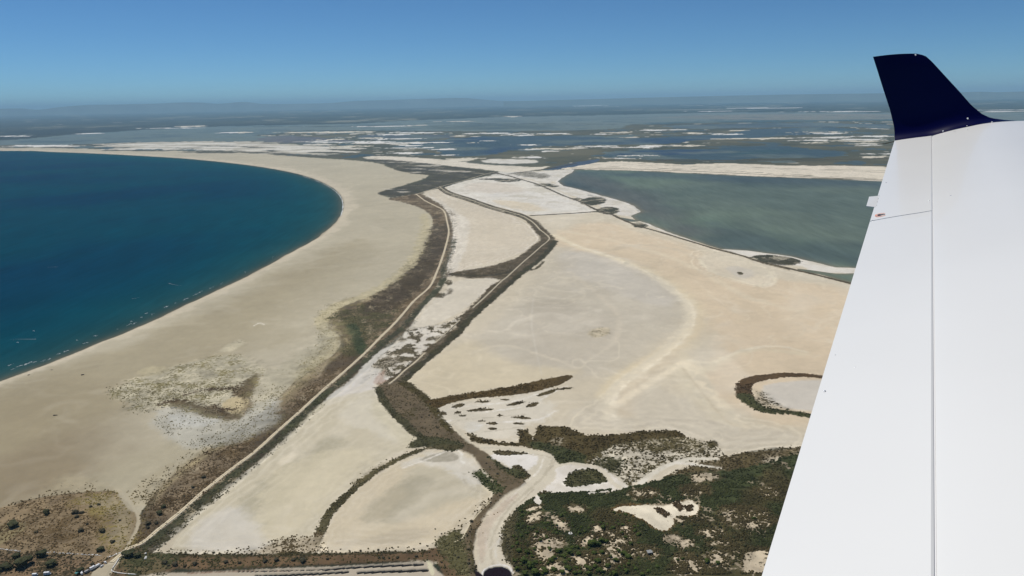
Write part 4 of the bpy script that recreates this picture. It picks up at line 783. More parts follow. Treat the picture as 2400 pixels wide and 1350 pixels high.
def flat_mat(name, col, rough_=0.6, metal=0.0, coat=0.0, spec=0.5, vary=0.0, scale=4.0, attr=None):
    m_, N, L, P = new_mat(name)
    P.inputs['Base Color'].default_value = (*col, 1)
    P.inputs['Roughness'].default_value = rough_
    P.inputs['Metallic'].default_value = metal
    P.inputs['Coat Weight'].default_value = coat
    P.inputs['Coat Roughness'].default_value = 0.04
    P.inputs['Specular IOR Level'].default_value = spec
    if vary or attr:
        tc = nd(N, 'ShaderNodeTexCoord'); n1 = nd(N, 'ShaderNodeTexNoise'); n1.inputs['Scale'].default_value = scale; n1.inputs['Detail'].default_value = 5
        L.new(tc.outputs['Object'], n1.inputs['Vector'])
        v1 = nd(N, 'ShaderNodeMapRange'); L.new(n1.outputs[0], v1.inputs['Value']); v1.inputs['From Min'].default_value = .3; v1.inputs['From Max'].default_value = .7; v1.inputs['To Min'].default_value = 1 - vary; v1.inputs['To Max'].default_value = 1 + vary
        s1 = nd(N, 'ShaderNodeMix', data_type='RGBA', blend_type='MULTIPLY'); s1.inputs[0].default_value = 1
        if attr:
            a_ = nd(N, 'ShaderNodeAttribute', attribute_name=attr); L.new(a_.outputs['Color'], s1.inputs[6])
        else:
            s1.inputs[6].default_value = (*col, 1)
        L.new(v1.outputs[0], s1.inputs[7]); L.new(s1.outputs[2], P.inputs['Base Color'])
    return m_


MG = ground_material()

# ------------------------------------------------------------------ build the ground sheets
gi = np.arange(NV).reshape(ND, NA)
q = np.stack([gi[:-1, :-1], gi[:-1, 1:], gi[1:, 1:], gi[1:, :-1]], -1).reshape(-1, 4)   # far row first: up-facing order set below
q = q[:, ::-1]


def mesh_from(name, faces, vx, vy, vz, attrs, mat, kind='structure', smooth=True):
    used, inv = np.unique(faces, return_inverse=True)
    f = inv.reshape(faces.shape)
    me = bpy.data.meshes.new(name)
    me.vertices.add(len(used))
    co = np.stack([vx[used], vy[used], vz[used]], 1).astype(np.float32)
    me.vertices.foreach_set('co', co.ravel())
    k = f.shape[1]
    me.loops.add(f.size); me.loops.foreach_set('vertex_index', f.ravel().astype(np.int32))
    me.polygons.add(len(f)); me.polygons.foreach_set('loop_start', (np.arange(len(f)) * k).astype(np.int32))
    me.polygons.foreach_set('loop_total', np.full(len(f), k, np.int32))
    me.update(calc_edges=True)
    if smooth: me.polygons.foreach_set('use_smooth', np.ones(len(f), bool))
    for an, arr in attrs.items():
        if arr.ndim == 2:
            a_ = me.attributes.new(an, 'FLOAT_COLOR', 'POINT')
            c4 = np.ones((len(used), 4), np.float32); c4[:, :3] = arr[used]
            a_.data.foreach_set('color', c4.ravel())
        else:
            a_ = me.attributes.new(an, 'FLOAT', 'POINT'); a_.data.foreach_set('value', arr[used].astype(np.float32))
    me.materials.append(mat)
    o = bpy.data.objects.new(name, me); C.objects.link(o)
    if kind: o['kind'] = kind
    return o


COL = np.clip(COL, 0.004, 0.95)
landf = (Z[q].max(1) > -1.2)
# flip test: make normals point up
a_, b_, c_ = q[len(q) // 2, 0], q[len(q) // 2, 1], q[len(q) // 2, 2]
if ((X[b_] - X[a_]) * (Y[c_] - Y[a_]) - (Y[b_] - Y[a_]) * (X[c_] - X[a_])) < 0:
    q = q[:, ::-1]
fc = CLS[q[:, 0]]
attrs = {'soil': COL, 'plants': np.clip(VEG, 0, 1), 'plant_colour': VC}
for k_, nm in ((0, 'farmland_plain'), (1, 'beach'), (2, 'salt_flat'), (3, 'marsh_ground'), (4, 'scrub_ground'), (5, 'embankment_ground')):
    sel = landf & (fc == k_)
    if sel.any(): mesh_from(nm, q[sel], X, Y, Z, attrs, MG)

# water colours
SC = np.zeros((NV, 3), np.float32); SC[:] = srgb(0, 50, 76)
n_ = fbm(X, Y, 500, 4, 1)
SC += (srgb(0, 60, 78) - SC) * sstep(-.6, .6, n_)[:, None]
# shelf: browner shallows near the sand, teal further out
dd = np.maximum(SEA, 0) / np.maximum(PXS, 0.01)
dm = np.maximum(SEA, 0)
SC += (srgb(0, 76, 82) - SC) * (np.exp(-dm / 260) * .9)[:, None]
SC += (srgb(50, 70, 66) - SC) * (np.exp(-dm / 65) * .9)[:, None]
SC += (srgb(104, 100, 84) - SC) * (np.exp(-dm / 12) * .8)[:, None]
LC = np.zeros((NV, 3), np.float32); LC[:] = srgb(84, 96, 92)
nl = fbm(X + 60 * fbm(X, Y, 300, 3, 2), Y * 0.55, 330, 4, 6)
LC += (srgb(104, 120, 104) - LC) * sstep(0, .7, nl)[:, None] * .8
LC += (srgb(58, 74, 80) - LC) * sstep(0, .7, -nl)[:, None] * .7
for pts, wc, o_ in (([(1480, 420), (1650, 425), (1850, 440), (2080, 440), (2080, 560), (1900, 560), (1700, 520), (1560, 470)], (108, 120, 106), .55), ([(1340, 405), (1450, 430), (1560, 480), (1650, 540), (1600, 555), (1500, 510), (1400, 460)], (98, 100, 96), .7), ([(1350, 402), (1700, 412), (2070, 428), (2070, 440), (1700, 424), (1400, 412)], (76, 88, 92), .7), ([(1700, 560), (1900, 570), (2050, 590), (2000, 620), (1800, 590)], (78, 92, 90), .5)):
    idx, s, r = region(pts, True)
    mix(LC, idx, srgb(*wc), sstep(-60, 60, s / PXS[idx] + 20 * fbm(X[idx], Y[idx], 200, 3, 3)) * o_)
LC += (srgb(132, 122, 100) - LC) * (np.exp(-np.maximum(LAG, 0) / 14) * .75)[:, None]
ZW = np.zeros(NV)
wsea = (SEA[q].max(1) > -25)
wlag = (LAG[q].max(1) > -25) & ~wsea
wmar = (Z[q].min(1) < 0.25) & (WAT[q].max(1) > 0.05) & ~wsea & ~wlag
M_SEA = water_material('sea_water', 0.45, 0.35, 0.03)
M_LAG = water_material('lagoon_water', 0.35, 0.8, 0.05)
g2_ = gi[::2, ::2]
q2 = np.stack([g2_[:-1, :-1], g2_[:-1, 1:], g2_[1:, 1:], g2_[1:, :-1]], -1).reshape(-1, 4)
if q[0, 1] != gi[0, 1]: q2 = q2[:, ::-1]
mesh_from('sea', q2[SEA[q2].max(1) > -60], X, Y, ZW, {'depth_colour': SC}, M_SEA)
mesh_from('lagoon', q[wlag], X, Y, ZW, {'depth_colour': LC}, M_LAG)
mesh_from('marsh_pools', q[wmar], X, Y, ZW, {'depth_colour': WC}, M_LAG)


def height_at(p):
    r = math.hypot(p[0], p[1]); dpp = math.atan2(ALT, r); a_ = math.atan2(p[0], p[1])
    i = int(np.clip(np.searchsorted(dep, dpp), 1, ND - 1)); j = int(np.clip(np.searchsorted(az, a_), 1, NA - 1))
    return max(Z[gi[i, j]], Z[gi[i - 1, j]], Z[gi[i, j - 1]], Z[gi[i - 1, j - 1]])


def sample(p, arr):
    r = math.hypot(p[0], p[1]); dpp = math.atan2(ALT, r); a_ = math.atan2(p[0], p[1])
    i = min(np.searchsorted(dep, dpp), ND - 1); j = min(np.searchsorted(az, a_), NA - 1)
    return arr[gi[i, j]]


# ------------------------------------------------------------------ object helpers
def thing(name, label, cat, loc=(0, 0, 0), rz=0.0, group=None):
    o = bpy.data.objects.new(name, None); C.objects.link(o)
    o.location = loc; o.rotation_euler = (0, 0, rz)
    o['label'] = label; o['category'] = cat
    if group: o['group'] = group
    return o


def tag(o, label, cat, group=None):
    o['label'] = label; o['category'] = cat
    if group: o['group'] = group
    return o


def obj(name, bm, mat, parent=None, smooth=False):
    me = bpy.data.meshes.new(name)
    bmesh.ops.recalc_face_normals(bm, faces=bm.faces)
    bm.to_mesh(me); bm.free()
    if smooth: me.polygons.foreach_set('use_smooth', np.ones(len(me.polygons), bool))
    for m_ in (mat if isinstance(mat, (list, tuple)) else [mat]): me.materials.append(m_)
    o = bpy.data.objects.new(name, me); C.objects.link(o)
    if parent: o.parent = parent
    return o


def bx(bm, x0, x1, y0, y1, z0, z1, bev=0.0):
    vs = [bm.verts.new(p) for p in ((x0, y0, z0), (x1, y0, z0), (x1, y1, z0), (x0, y1, z0), (x0, y0, z1), (x1, y0, z1), (x1, y1, z1), (x0, y1, z1))]
    fs = [bm.faces.new([vs[i] for i in f]) for f in ((0, 3, 2, 1), (4, 5, 6, 7), (0, 1, 5, 4), (1, 2, 6, 5), (2, 3, 7, 6), (3, 0, 4, 7))]
    if bev:
        es = {e for f in fs for e in f.edges}
        bmesh.ops.bevel(bm, geom=list(es), offset=bev, segments=2, profile=0.6, affect='EDGES')


def lump(r, zs, seed, sub=1, jag=0.25):
    rr = random.Random(seed)
    bm = bmesh.new()
    bmesh.ops.create_icosphere(bm, subdivisions=sub, radius=1.0)
    ph = [rr.uniform(0, 6.28) for _ in range(6)]
    for v in bm.verts:
        c = v.co.normalized()
        k = 1 + jag * (math.sin(3 * c.x + ph[0]) * math.sin(4 * c.y + ph[1]) + .6 * math.sin(7 * c.z + ph[2] + 5 * c.x)) + rr.uniform(-jag, jag) * .5
        v.co = Vector((c.x * r * k, c.y * r * k, (c.z * .5 + .42) * zs * k))
    return bm


# ------------------------------------------------------------------ roads: raised strips with sides
M_ROAD = flat_mat('pale_track_gravel', srgb(214, 200, 170), 0.9, spec=.1, vary=.12, scale=.6)
M_ROAD2 = flat_mat('dusty_track', srgb(186, 174, 148), 0.9, spec=.1, vary=.15, scale=.5)
M_RUT = flat_mat('worn_track_centre', srgb(178, 160, 128), 0.9, spec=.1, vary=.2, scale=.5)


def road(pts, w, mat, name, zt=2.25, wob=.12):
    if name == 'embankment': wob = .35
    P2 = [ground(*p) for p in catmull(pts, False, 5)]
    bm = bmesh.new(); prev = None
    for i, p in enumerate(P2):
        a_ = P2[max(i - 1, 0)]; b_ = P2[min(i + 1, len(P2) - 1)]
        t = (b_ - a_) / (np.linalg.norm(b_ - a_) + 1e-9); n = np.array([-t[1], t[0]])
        wj = w * .5 * (1 + wob * math.sin(i * 1.7) * math.sin(i * .37))
        row = []
        for s_, z_ in ((-1 - 1.2 / w * 2, zt - 2.0), (-1, zt), (-.25, zt + .03), (.25, zt + .03), (1, zt), (1 + 1.2 / w * 2, zt - 2.0)):
            row.append(bm.verts.new((p[0] + n[0] * wj * s_, p[1] + n[1] * wj * s_, z_)))
        if prev:
            for j in range(5): 
                f = bm.faces.new((prev[j], prev[j + 1], row[j + 1], row[j])); f.material_index = 1 if j == 2 else 0
        prev = row
    o = obj(name, bm, [mat, M_RUT if mat is M_ROAD else mat]); o['kind'] = 'structure'
    return o


M_BANK = flat_mat('dark_bank_soil', srgb(92, 82, 64), .95, spec=.1, vary=.45, scale=.12)
for bp_, bw_, zz_ in ((LD[:8], 9, 2.0), (LD[7:13], 8, 2.0), (LD[12:], 8, 2.0), ([(1243, 506), (1300, 503), (1360, 499.5), (1399, 496)], 12, 2.0), ([(x + 4, y - 2.5) for x, y in D2a], 8, 2.1), ([(x - 4, y + 3) for x, y in D2a], 6, 2.0),
                      ([(1340, 397.2), (1440, 395.5), (1600, 401), (1760, 408), (1900, 415), (2070, 423), (2300, 430)], 10, 1.9), ([(1160, 404), (1221, 421)], 8, 2.0), ([(1188, 409), (1230, 403), (1290, 395), (1350, 383)], 10, 1.9), ([(1540, 375.5), (1700, 376.5), (1900, 375), (2100, 372)], 30, 2.0)):
    road(bp_, bw_, M_BANK, 'embankment', zz_)
road(ROAD1, 4.4, M_ROAD, 'dirt_road')
road(ROAD2, 5, M_ROAD2, 'dirt_track')
road(ROAD3, 4.5, M_ROAD2, 'dirt_track')
road(ROAD4, 3.4, M_ROAD2, 'dirt_track')
road(ROAD5, 2.2, M_ROAD2, 'dirt_track')
road(ROAD6, 2.6, M_ROAD, 'dirt_track')

# ------------------------------------------------------------------ haze and far hills
def hills(name, sil, dist, depth, colr):
    M_ = flat_mat(name + '_rock', colr, .95, spec=.05, vary=.3, scale=.0004)
    pts = catmull(sil, False, 8)
    bm = bmesh.new(); rows = []
    for i, p in enumerate(pts):
        d = ray(*p); h = math.hypot(d[0], d[1])
        col_ = []
        for k, (fr, hz) in enumerate(((-1, 0), (-.6, .35), (-.3, .75), (0, 1), (.5, .5), (1, 0))):
            jit = 1 + .08 * math.sin(i * 1.3 + k * 2.1)
            r_ = dist + depth * fr * jit
            x, y = d[0] / h * r_, d[1] / h * r_
            zt = ALT + dist * d[2] / h
            col_.append(bm.verts.new((x, y, max(-2, zt * hz * (1 + (0 if hz in (0, 1) else .25 * math.sin(i * .9 + k)))))))
        rows.append(col_)
    for a_, b_ in zip(rows, rows[1:]):
        for k in range(5): bm.faces.new((a_[k], b_[k], b_[k + 1], a_[k + 1]))
    o = obj(name, bm, M_, smooth=True); o['kind'] = 'structure'


hills('distant_hills', [(-900, 268), (-500, 262), (-200, 259), (-60, 257), (0, 255), (50, 254), (90, 257), (140, 251), (200, 246.5), (290, 244.5), (370, 242.5), (430, 240), (470, 240.5), (515, 243), (570, 239), (620, 243.5), (700, 243), (770, 241.5), (830, 237), (900, 234.5), (1000, 231.5), (1080, 229.5), (1130, 233), (1180, 236.5), (1250, 236)], 72000, 6000, srgb(90, 92, 80))
hills('distant_hills', [(1180, 238), (1400, 232), (1550, 228), (1700, 224.5), (1850, 221.5), (2000, 219.5), (2250, 216), (2300, 215), (2340, 216), (2400, 214.5), (2500, 214), (2700, 212), (3200, 205)], 60000, 5000, srgb(84, 88, 74))

bm = bmesh.new()
bx(bm, -330000, 330000, -330000, 330000, -4.0, 1100)
hz = obj('haze', bm, [])
hm = bpy.data.materials.new('haze_air'); hm.use_nodes = True
for n in list(hm.node_tree.nodes):
    if n.type != 'OUTPUT_MATERIAL': hm.node_tree.nodes.remove(n)
pv = hm.node_tree.nodes.new('ShaderNodeVolumePrincipled')
pv.inputs['Color'].default_value = (0.48, 0.79, 1.0, 1)
pv.inputs['Density'].default_value = HAZE
pv.inputs['Anisotropy'].default_value = 0.0
hm.node_tree.links.new(pv.outputs[0], hm.node_tree.nodes['Material Output'].inputs['Volume'])
hz.data.materials.append(hm)
hz['kind'] = 'stuff'


# ------------------------------------------------------------------ the aircraft wing
CP = np.array([0, 0, ALT])
M_WHITE = flat_mat('white_wing_paint', (0.79, 0.785, 0.75), 0.33, coat=0.25, spec=0.3, vary=0.018, scale=1.3)
M_BLUE = flat_mat('dark_blue_gloss_paint', (0.0005, 0.0012, 0.036), 0.3, coat=0.12, spec=0.1)
M_GAP = flat_mat('shaded_gap_sealant', (0.72, 0.72, 0.72), 0.8)
M_METAL = flat_mat('rivet_metal', (0.62, 0.63, 0.65), 0.25, metal=0.9)
M_BLACK = flat_mat('black_print', (0.02, 0.015, 0.012), 0.5)
M_ORANGE = flat_mat('orange_print', (0.80, 0.22, 0.06), 0.5)
D0 = 5.5
sh = ray(2183, 41)
ea = np.cross([0, 0, 1], sh); ea /= np.linalg.norm(ea)      # towards the trailing edge
eu = np.cross(sh, ea)
PT = CP + D0 * ray(2185, 318)                                # hinge line at the tip


def on_section(px, py, t):
    """where the pixel's ray meets the section plane t metres inboard of the tip -> (aft, up) from the hinge line there"""
    P0 = PT - t * sh
    d = ray(px, py)
    k = np.dot(P0 - CP, sh) / np.dot(d, sh)
    q_ = CP + k * d - P0
    return np.dot(q_, ea), np.dot(q_, eu)


# inboard reference section: the one whose hinge falls on y = 1350
lo_, hi_ = 0.5, D0 - 0.3
for _ in range(60):
    mid = (lo_ + hi_) / 2
    v = np.linalg.inv(RM) @ (PT - mid * sh - CP)
    yy_ = FH / 2 - v[1] / -v[2] * FPX
    if yy_ < 1350: lo_ = mid
    else: hi_ = mid
T2 = (lo_ + hi_) / 2
h1 = (0.0, 0.0)
h2 = on_section(2193, 1350, T2)
te1 = on_section(2096.5, 329.5, 0)
te2 = on_section(1785, 1350, T2)
prof = [on_section(*p, 0) for p in ((2185, 318), (2210, 310.5), (2240, 303), (2270, 296.5), (2300, 290.5), (2335, 286), (2370, 284), (2400, 283.2))]
print('wing', T2, h2, te1, te2, prof[-1])
# extend the upper profile forward to the leading edge
af, up = prof[-1]
prof += [(af - .10, up + .0015), (af - .20, up - .004), (af - .30, up - .018), (af - .37, up - .036), (af - .405, up - .054), (af - .41, up - .066)]
low = [(af - .40, up - .080), (af - .33, up - .095), (af - .15, up - .108), (af, up - .108), (-.20, -.055), (-.08, -.045), (0, -.040)]
T_END = 6.6


def st(t):
    k = t / T2
    hx = (h2[0] * k, h2[1] * k)
    tx = (te1[0] + (te2[0] - te1[0]) * k, te1[1] + (te2[1] - te1[1]) * k)
    chord = (tx[0] - hx[0]) / te1[0]
    return hx, tx, chord


def wp(t, a, u):
    return PT - t * sh + a * ea + u * eu


wing = thing('aircraft_wing', 'white low aircraft wing with dark blue upturned tip seen from the cabin', 'wing', tuple(PT - 3 * sh))
WO = np.array(wing.location)


def lv(p): return tuple(np.array(p) - WO)


def loft(name, rows, mat, parent=wing, smooth=True, caps=True, closed=True):
    bm = bmesh.new(); R_ = []
    for r_ in rows: R_.append([bm.verts.new(lv(p)) for p in r_])
    n = len(R_[0])
    for a_, b_ in zip(R_, R_[1:]):
        for j in range(n if closed else n - 1):
            bm.faces.new((a_[j], a_[(j + 1) % n], b_[(j + 1) % n], b_[j]))
    if caps and closed:
        bm.faces.new(R_[0]); bm.faces.new(R_[-1][::-1])
    o = obj(name, bm, mat, parent, smooth=False)
    if smooth:
        for p in o.data.polygons: p.use_smooth = True
        try: o.data.set_sharp_from_angle(angle=math.radians(28))
        except Exception: pass
    return o


GAP = 0.0016
top_d = catmull([np.array([*p]) for p in prof], False, 3)
rows = []
for t in np.linspace(0.0, T_END, 40):
    hx, tx, ch = st(t)
    pts = [(hx[0] - GAP + min(0, p[0]) * ch, hx[1] + p[1] * ch) for p in top_d] + [(hx[0] - GAP + p[0] * ch, hx[1] + p[1] * ch) for p in low[:-1]] + [(hx[0] - GAP, hx[1] - .04 * ch)]
    # small rounded shoulder at the hinge line
    pts[0] = (pts[0][0], pts[0][1] - .0012)
    rows.append([wp(t, *p) for p in pts])
panel = loft('wing_panel', rows, M_WHITE)
# spar web seen down the gap
rows = []
for t in (0.0, T_END):
    hx, tx, ch = st(t)
    rows.append([wp(t, hx[0] + a_, hx[1] + u_) for a_, u_ in ((-GAP + .0002, -.0035), (GAP - .0002, -.0035), (GAP - .0002, -.03), (-GAP + .0002, -.03))])
loft('hinge_seal', rows, M_GAP, smooth=False)


def surface(name, t0, t1):
    rows = []
    for t in np.linspace(t0, t1, 14):
        hx, tx, ch = st(t)
        a0, u0 = hx; a1, u1 = tx
        L = a1 - a0
        pts = [(a0 + GAP, u0 - .0016), (a0 + GAP + .004, u0)]
        for f in (.2, .4, .6, .8):
            pts.append((a0 + L * f, u0 + (u1 - u0) * f + .0016 * math.sin(f * math.pi)))
        pts += [(a1 - .004, u1 + .0004), (a1, u1 - .001), (a1, u1 - .0045), (a1 - .004, u1 - .006)]
        for f in (.6, .3):
            pts.append((a0 + L * f, u0 + (u1 - u0) * f - .006 - (1 - f) * .03))
        pts += [(a0 + GAP + .01, u0 - .038), (a0 + GAP, u0 - .034)]
        rows.append([wp(t, *p) for p in pts])
    return loft(name, rows, M_WHITE)


# where the aileron ends: the chordwise joint through (2043,515)-(2185,498)
def t_at_pix(px, py, a_of):
    lo_, hi_ = 0.01, T2
    for _ in range(50):
        mid = (lo_ + hi_) / 2
        hx, tx, ch = st(mid)
        p = wp(mid, *(hx if a_of == 0 else tx))
        v = np.linalg.inv(RM) @ (p - CP); y_ = FH / 2 - v[1] / -v[2] * FPX
        if y_ < py: lo_ = mid
        else: hi_ = mid
    return (lo_ + hi_) / 2


tA = t_at_pix(2185, 498, 0); tB = t_at_pix(2043, 514, 1)
print('joint', tA, tB)
tJ = (tA + tB) / 2
surface('aileron', 0.004, tJ - .0045)
surface('flap', tJ + .0045, T_END)

# frame on the control surface skin
nP = np.cross(sh, (wp(0, *te1) - wp(0, 0, 0))); nP /= np.linalg.norm(nP)
if nP[2] < 0: nP = -nP


def skin(px, py, lift=0.0015):
    """point on the aileron / flap skin under the pixel (used to read positions off the photograph)"""
    d = ray(px, py)
    P0 = wp(0, 0, 0)
    P1 = wp(T2, *st(T2)[0]); P2_ = wp(T2, *st(T2)[1])
    n = np.cross(P1 - P0, wp(0, *te1) - P0); n /= np.linalg.norm(n)
    if n[2] < 0: n = -n
    best = None
    for t in np.linspace(0, T2, 3000):
        hx, tx, ch = st(t)
        O = PT - t * sh
        k = np.dot(O - CP, sh) / np.dot(d, sh)
        q_ = CP + k * d - O
        a_, u_ = np.dot(q_, ea), np.dot(q_, eu)
        f = min(1, max(0, (a_ - hx[0]) / (tx[0] - hx[0])))
        us = hx[1] + (tx[1] - hx[1]) * f + .0016 * math.sin(f * math.pi)
        if best is None or abs(u_ - us) < best[0]: best = (abs(u_ - us), CP + k * d)
    return best[1] + n * lift, n


chd = (wp(0, *te1) - wp(0, 0, 0)); chd /= np.linalg.norm(chd)


def dome(name, px, py, r, mat, parent=wing, h=.35, lift=0.0005, forward=False):
    p, n = skin(px, py, lift)
    if forward:
        p = p + n * .0005
    bm = bmesh.new()
    bmesh.ops.create_icosphere(bm, subdivisions=2, radius=r)
    for v in bm.verts: v.co.z *= h
    Q = Vector(n).to_track_quat('Z', 'Y').to_matrix()
    for v in bm.verts: v.co = Q @ v.co + Vector(lv(p))
    return obj(name, bm, mat, parent, smooth=True)


for px, py, r in ((2077, 428, .0028), (2060, 458.5, .0022), (2058.5, 466, .0022), (2056, 473.5, .0022), (2054.5, 481, .0022), (2044.5, 517, .0032), (1932.5, 917, .0032), (2004, 860, .0012), (1958, 832, .0012)):
    dome('rivet', px, py, r, M_METAL)
dome('bolt_or_glint_dot', 2177.5, 471, .0035, flat_mat('polished_bolt_or_glint', (.9, .9, .9), .18, metal=.6), h=.5)


def wing_point(px, py):
    """the same for the curved wing panel: march along the ray until it reaches the skin"""
    d = ray(px, py)
    best = None
    for t in np.linspace(0, T2, 700):
        hx, tx, ch = st(t)
        P0 = PT - t * sh
        k = np.dot(P0 - CP, sh) / np.dot(d, sh)
        q_ = CP + k * d - P0
        a_, u_ = np.dot(q_, ea), np.dot(q_, eu)
        pa = [(hx[0] + p[0] * ch) for p in prof][::-1]; pu = [(hx[1] + p[1] * ch) for p in prof][::-1]
        us = np.interp(a_, pa, pu)
        e = abs(u_ - us)
        if best is None or e < best[0]: best = (e, CP + k * d)
    return best[1]


def bolt_or_glint(px, py, r):
    p = wing_point(px, py)
    bm = bmesh.new(); bmesh.ops.create_icosphere(bm, subdivisions=2, radius=r)
    for v in bm.verts: v.co.z *= .5; v.co += Vector(lv(p))
    obj('bolt_or_glint_dot', bm, bpy.data.materials['polished_bolt_or_glint'], wing, smooth=True)


bolt_or_glint(2228.5, 458.5, .0035)
bolt_or_glint(2268, 304, .0035)  # added bead imitating the winglet's glint mirrored in the wing skin

# fixed trim tab on the trailing edge
pa_, n_ = skin(2058, 459); pb_, _ = skin(2050, 486)
pc_ = on_section(2037.5, 460.5, 0); 
bm = bmesh.new()
tt0 = t_at_pix(0, 459, 1); tt1 = t_at_pix(0, 486, 1)
q0 = wp(tt0, *st(tt0)[1]); q1 = wp(tt1, *st(tt1)[1])


def at_t(px, py, t):
    a_, u_ = on_section(px, py, t)
    return wp(t, a_, u_)


o0 = at_t(2037.0, 461.5, tt0 + .02); o1 = at_t(2030.5, 483.5, tt1 - .02)
th_ = np.array(n_) * .0012
vs = [bm.verts.new(lv(p)) for p in (q0 - .008 * ea + th_, q1 - .008 * ea + th_, o1 + th_, o0 + th_, q0 - .008 * ea - th_, q1 - .008 * ea - th_, o1 - th_, o0 - th_)]
for f in ((0, 1, 2, 3), (7, 6, 5, 4), (0, 3, 7, 4), (1, 5, 6, 2), (0, 4, 5, 1), (3, 2, 6, 7)): bm.faces.new([vs[i] for i in f])
obj('trim_tab', bm, M_WHITE, wing)

# static wick
bm = bmesh.new()
w0 = at_t(2096, 331.5, .02); w1 = at_t(2072, 337, .05); w2 = at_t(2056, 337.5, .08)
prev = None
for p, r in ((w0, .0022), (w1, .0024), (w2, .0014)):
    ring = [bm.verts.new(lv(p + r * (math.cos(a_) * sh + math.sin(a_) * eu))) for a_ in np.linspace(0, 2 * math.pi, 7)[:-1]]
    if prev:
        for j in range(6): bm.faces.new((prev[j], prev[(j + 1) % 6], ring[(j + 1) % 6], ring[j]))
    prev = ring
bm.faces.new(prev)
obj('static_wick', bm, M_BLACK, wing, smooth=True)

# no-step mark: orange ring round a black shoe print
cpt, nn_ = skin(2065.5, 504, .0014)
sx = chd; sy = np.cross(nn_, sx)
dm = thing('no_step_mark', '', '', (0, 0, 0)); del dm['label']; del dm['category']; dm.parent = wing
R0 = 0.0235
for ri, ro in ((R0 * .86, R0), (R0 * .72, R0 * .77)):
    bm = bmesh.new(); A_ = []; B_ = []
    for a_ in np.linspace(0, 2 * math.pi, 33)[:-1]:
        for lst, rr_ in ((A_, ri), (B_, ro)):
            lst.append(bm.verts.new(lv(cpt + rr_ * math.cos(a_) * sx + rr_ * 1.25 * math.sin(a_) * sy)))
    for j in range(32): bm.faces.new((A_[j], B_[j], B_[(j + 1) % 32], A_[(j + 1) % 32]))
    obj('ring', bm, M_ORANGE, dm)
bm = bmesh.new()
foot = [(.024, .004), (.022, .016), (.014, .02), (.006, .012), (-.004, .006), (-.02, .004), (-.024, -.004), (-.02, -.012), (-.004, -.01), (.006, -.014), (.014, -.02), (.022, -.014)]
bm.faces.new([bm.verts.new(lv(cpt + x_ * .62 * sx + y_ * .7 * sy + nn_ * .0003)) for x_, y_ in foot])
obj('shoe_print', bm, M_BLACK, dm)

# winglet: inner skin read off the photograph, own thickness, leaning outboard
base = [(2097.5, 329.5), (2140, 323.5), (2185, 317.5), (2240, 302.5), (2300, 290), (2345, 285), (2383, 283)]
bu = np.linspace(0, 1, len(base))


def itp(tab, v):
    ks = [k for k, _, _ in tab]
    return np.array([np.interp(v, ks, [a_ for _, a_, _ in tab]), np.interp(v, ks, [b_ for _, _, b_ in tab])])


Lt = [(0, 2097.5, 330), (.16, 2095.5, 298), (.37, 2086, 258), (.62, 2070, 209), (.85, 2055, 161), (1, 2046, 133)]
Rt = [(0, 2383, 283.5), (.05, 2354, 281.5), (.11, 2322, 277), (.18, 2301, 267), (.29, 2277, 247), (.45, 2250, 216), (.64, 2217, 180), (.82, 2184, 144), (.92, 2170, 131.5), (.97, 2160, 128), (1, 2148, 125.5)]
bl = np.array(base, float)
xs = (bl[:, 0] - bl[0, 0]) / (bl[-1, 0] - bl[0, 0])
inner = []; outer = []
NVv, NU = 30, 22
for i in range(NVv + 1):
    v = (i / NVv) ** 1.3
    L_ = itp(Lt, v); R__ = itp(Rt, v)
    out = 0.06 * (1 - math.exp(-v * 14)) + 0.10 * v
    P0 = PT + out * sh
    ri, ro = [], []
    for j in range(NU + 1):
        u = j / NU
        p = L_ + (R__ - L_) * u
        b_ = np.array([bl[0, 0] + (bl[-1, 0] - bl[0, 0]) * u, np.interp(u, xs, bl[:, 1])])
        l0 = itp(Lt, 0) + (itp(Rt, 0) - itp(Lt, 0)) * u
        p = p + (b_ - l0) * (1 - v) ** 3
        if v > .9: p[1] += -2.0 * math.sin(u * math.pi) * (v - .9) / .1
        d = ray(*p); k = np.dot(P0 - CP, sh) / np.dot(d, sh)
        q_ = CP + k * d
        bulge = 0.007 * math.sin(math.pi * u) ** .7 * (1 - .4 * v)
        ri.append(q_ - sh * bulge)
        thk = (.030 - .014 * v) * (math.sin(math.pi * u ** 1.5) ** .6 + .001) if 0 < u < 1 else .0
        ro.append(q_ + sh * (thk + .002))
    inner.append(ri); outer.append(ro)
bm = bmesh.new()
vi = [[bm.verts.new(lv(p)) for p in r_] for r_ in inner]; vo = [[bm.verts.new(lv(p)) for p in r_] for r_ in outer]
for i in range(NVv):
    for j in range(NU):
        bm.faces.new((vi[i][j], vi[i][j + 1], vi[i + 1][j + 1], vi[i + 1][j]))
        bm.faces.new((vo[i][j], vo[i + 1][j], vo[i + 1][j + 1], vo[i][j + 1]))
    bm.faces.new((vi[i][0], vi[i + 1][0], vo[i + 1][0], vo[i][0]))
    bm.faces.new((vi[i][NU], vo[i][NU], vo[i + 1][NU], vi[i + 1][NU]))
for j in range(NU):
    bm.faces.new((vi[NVv][j], vi[NVv][j + 1], vo[NVv][j + 1], vo[NVv][j]))
    bm.faces.new((vi[0][j], vo[0][j], vo[0][j + 1], vi[0][j + 1]))
wl = obj('winglet', bm, M_BLUE, wing, smooth=True)
try: wl.data.set_sharp_from_angle(angle=math.radians(45))
except Exception: pass
